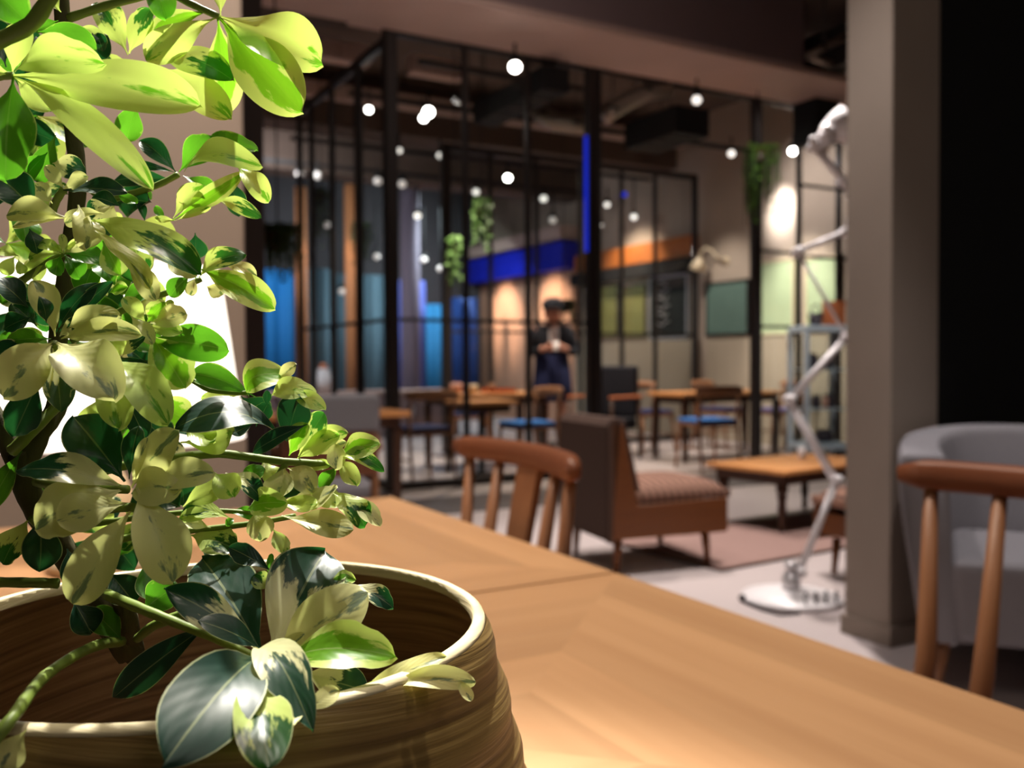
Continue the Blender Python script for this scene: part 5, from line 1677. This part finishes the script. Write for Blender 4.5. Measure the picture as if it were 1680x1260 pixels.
    (448, 868, 468, 908, 30, 27.6, 27.4, 20, .06, 'L', .05), (380, 852, 298, 836, 30, 27.8, 27.6, 35, .16, 'W', .1), (384, 850, 372, 862, 20, 27.8, 27.6, 25, .1, 'O', .1), (372, 838, 420, 846, 18, 28, 28, 30, .06, 'O', 0), (360, 842, 290, 852, 24, 27.6, 27.4, 30, .1, 'L', .1), (440, 880, 420, 850, 28, 27.8, 27.6, 30, .1, 'C', .1),
    (312, 878, 388, 900, 52, 28, 27.6, 25, .08, 'W', .05), (346, 866, 298, 856, 20, 27.9, 27.6, 30, .08, 'C', 0), (290, 850, 296, 905, 30, 28.4, 28.4, 15, .04, 'D', 0), (330, 880, 372, 915, 50, 28.2, 28, 20, .04, 'D', 0), (310, 866, 292, 890, 22, 28, 27.8, 25, .08, 'C', 0),
    # whorl T, low over the pot
    (434, 1078, 330, 908, 112, 25, 27.5, 12, .05, 'D', .05), (432, 1076, 272, 962, 58, 24.8, 24.2, 30, .08, 'V', .05), (422, 1078, 276, 1238, 136, 23.2, 18.6, 14, .10, 'S', .06), (352, 1018, 184, 1144, 54, 25.8, 25, 18, .05, 'S', .03), (428, 1064, 326, 1018, 44, 24.6, 23.8, 40, .06, 'S', .0),
    (440, 1082, 534, 896, 122, 25, 27.8, 12, .04, 'V', .05), (446, 1086, 604, 972, 92, 25, 25.2, 18, .06, 'C', .0), (456, 1092, 645, 1072, 78, 25, 24, 30, .18, 'G', .05), (496, 1102, 604, 1134, 64, 25.2, 25, 8, -.02, 'V', 0), (418, 1070, 504, 1156, 70, 23.6, 20.6, 28, .16, 'V', .20),
    (414, 1106, 440, 1258, 90, 22.2, 18.8, 12, .05, 'W', 0), (538, 960, 582, 948, 30, 26.8, 26.8, 25, .2, 'G', .2), (575, 958, 646, 996, 36, 26.8, 26.6, 25, .10, 'V', .05), (446, 938, 376, 898, 34, 26.8, 27, 20, .08, 'S', 0), (444, 968, 416, 944, 40, 26.4, 26.4, 20, .05, 'W', 0), (440, 945, 446, 908, 12, 27, 27, 15, 0, 'O', 0),
    (582, 1142, 732, 1076, 34, 24.4, 24.8, 28, .06, 'C', .02), (620, 1128, 780, 1112, 34, 24.3, 24.4, 28, .08, 'C', .08), (748, 1112, 774, 1150, 20, 24.4, 24.2, 20, .04, 'C', 0), (500, 1168, 556, 1132, 32, 21.4, 21.8, 22, .08, 'C', 0), (505, 1150, 474, 1194, 18, 21.6, 20.4, 20, .04, 'C', 0), (560, 1150, 640, 1122, 22, 23.6, 24, 30, .02, 'L', 0), (440, 1084, 500, 1040, 26, 24.8, 24.8, 20, 0, 'C', 0),
    # U and V, big cream leaves low left
    (216, 836, 116, 990, 74, 25, 24, 16, .06, 'C', .05), (224, 800, 286, 950, 86, 25, 24, 14, .06, 'C', .08), (212, 826, 92, 852, 60, 25.2, 24.4, 25, .08, 'C', .05), (206, 800, 24, 764, 58, 25.6, 25, 30, .10, 'V', .08), (206, 802, 54, 866, 84, 25.5, 24.6, 22, .10, 'C', .08), (205, 790, 120, 682, 88, 26, 26.2, 12, .04, 'D', .02),
    (216, 800, 290, 706, 62, 25.6, 25.4, 20, .06, 'C', .08), (236, 800, 346, 772, 50, 25.6, 25.2, 28, .10, 'C', .08), (218, 806, 284, 800, 60, 25.4, 24.8, 22, .14, 'C', .15), (212, 786, 226, 698, 34, 26, 26.2, 20, .06, 'D', .05), (230, 806, 296, 832, 52, 26, 25.8, 25, .05, 'D', 0), (222, 790, 240, 718, 18, 25.4, 25.2, 25, .05, 'C', .05), (236, 720, 215, 765, 36, 26.6, 26.6, 20, .05, 'L', .05),
    (50, 848, 2, 926, 44, 26.6, 26.2, 25, .06, 'W', .05), (66, 846, 66, 938, 64, 26.8, 26.4, 15, .06, 'D', .05), (36, 740, -20, 836, 40, 27, 27, 20, .05, 'O', 0), (44, 1196, 2, 1262, 50, 20.4, 20.2, 15, .05, 'C', 0), (120, 985, 150, 1040, 60, 27.2, 27, 20, .05, 'D', 0), (180, 940, 220, 990, 60, 27.5, 27.2, 20, .05, 'D', 0), (235, 920, 262, 985, 60, 27.5, 27.2, 20, .05, 'O', 0),
    (230, 1005, 290, 960, 50, 26.8, 26.6, 25, .05, 'O', 0), (200, 1050, 150, 1000, 50, 27.6, 27.4, 20, .05, 'O', 0), (330, 1005, 300, 965, 40, 26.4, 26.4, 25, .05, 'O', 0), (110, 900, 130, 960, 50, 27.4, 27.2, 20, .05, 'D', 0),
]
for q in LEAVES:
    leaf(*q)
# further leaves deeper in the crown, seen only in part between the front ones
fill = [(60, 60), (130, 110), (20, 210), (60, 190), (10, 400), (150, 420), (200, 380), (30, 590), (130, 600), (160, 690), (250, 610), (20, 330), (60, 470), (150, 560), (-20, 480), (0, 20), (280, 740),
        (250, 850), (170, 880), (110, 800), (300, 780), (190, 330), (225, 440), (215, 520), (250, 660), (180, 640), (240, 560), (0, 560), (-10, 640), (215, 700), (330, 700), (300, 830), (140, 480), (270, 480)]
for i, (x, y) in enumerate(fill):
    for k in range(4):
        a = rng.uniform(0, 2 * PI)
        L_ = rng.uniform(60, 105)
        d = rng.uniform(30.5, 33)
        tx, ty = x + L_ * math.cos(a), y + L_ * math.sin(a) * 0.8 + 15
        if 25 < tx < 120 and 430 < ty < 490: continue
        if 40 < tx < 130 and 650 < ty < 740: continue
        if tx > 330 or (tx > 275 and 460 < ty < 650): continue
        leaf(x, y, tx, ty, rng.uniform(38, 66), d, d - rng.uniform(0, 0.8), rng.uniform(5, 45), rng.uniform(.03, .16), rng.choice('DDOOWVLG'), rng.uniform(0, .15))
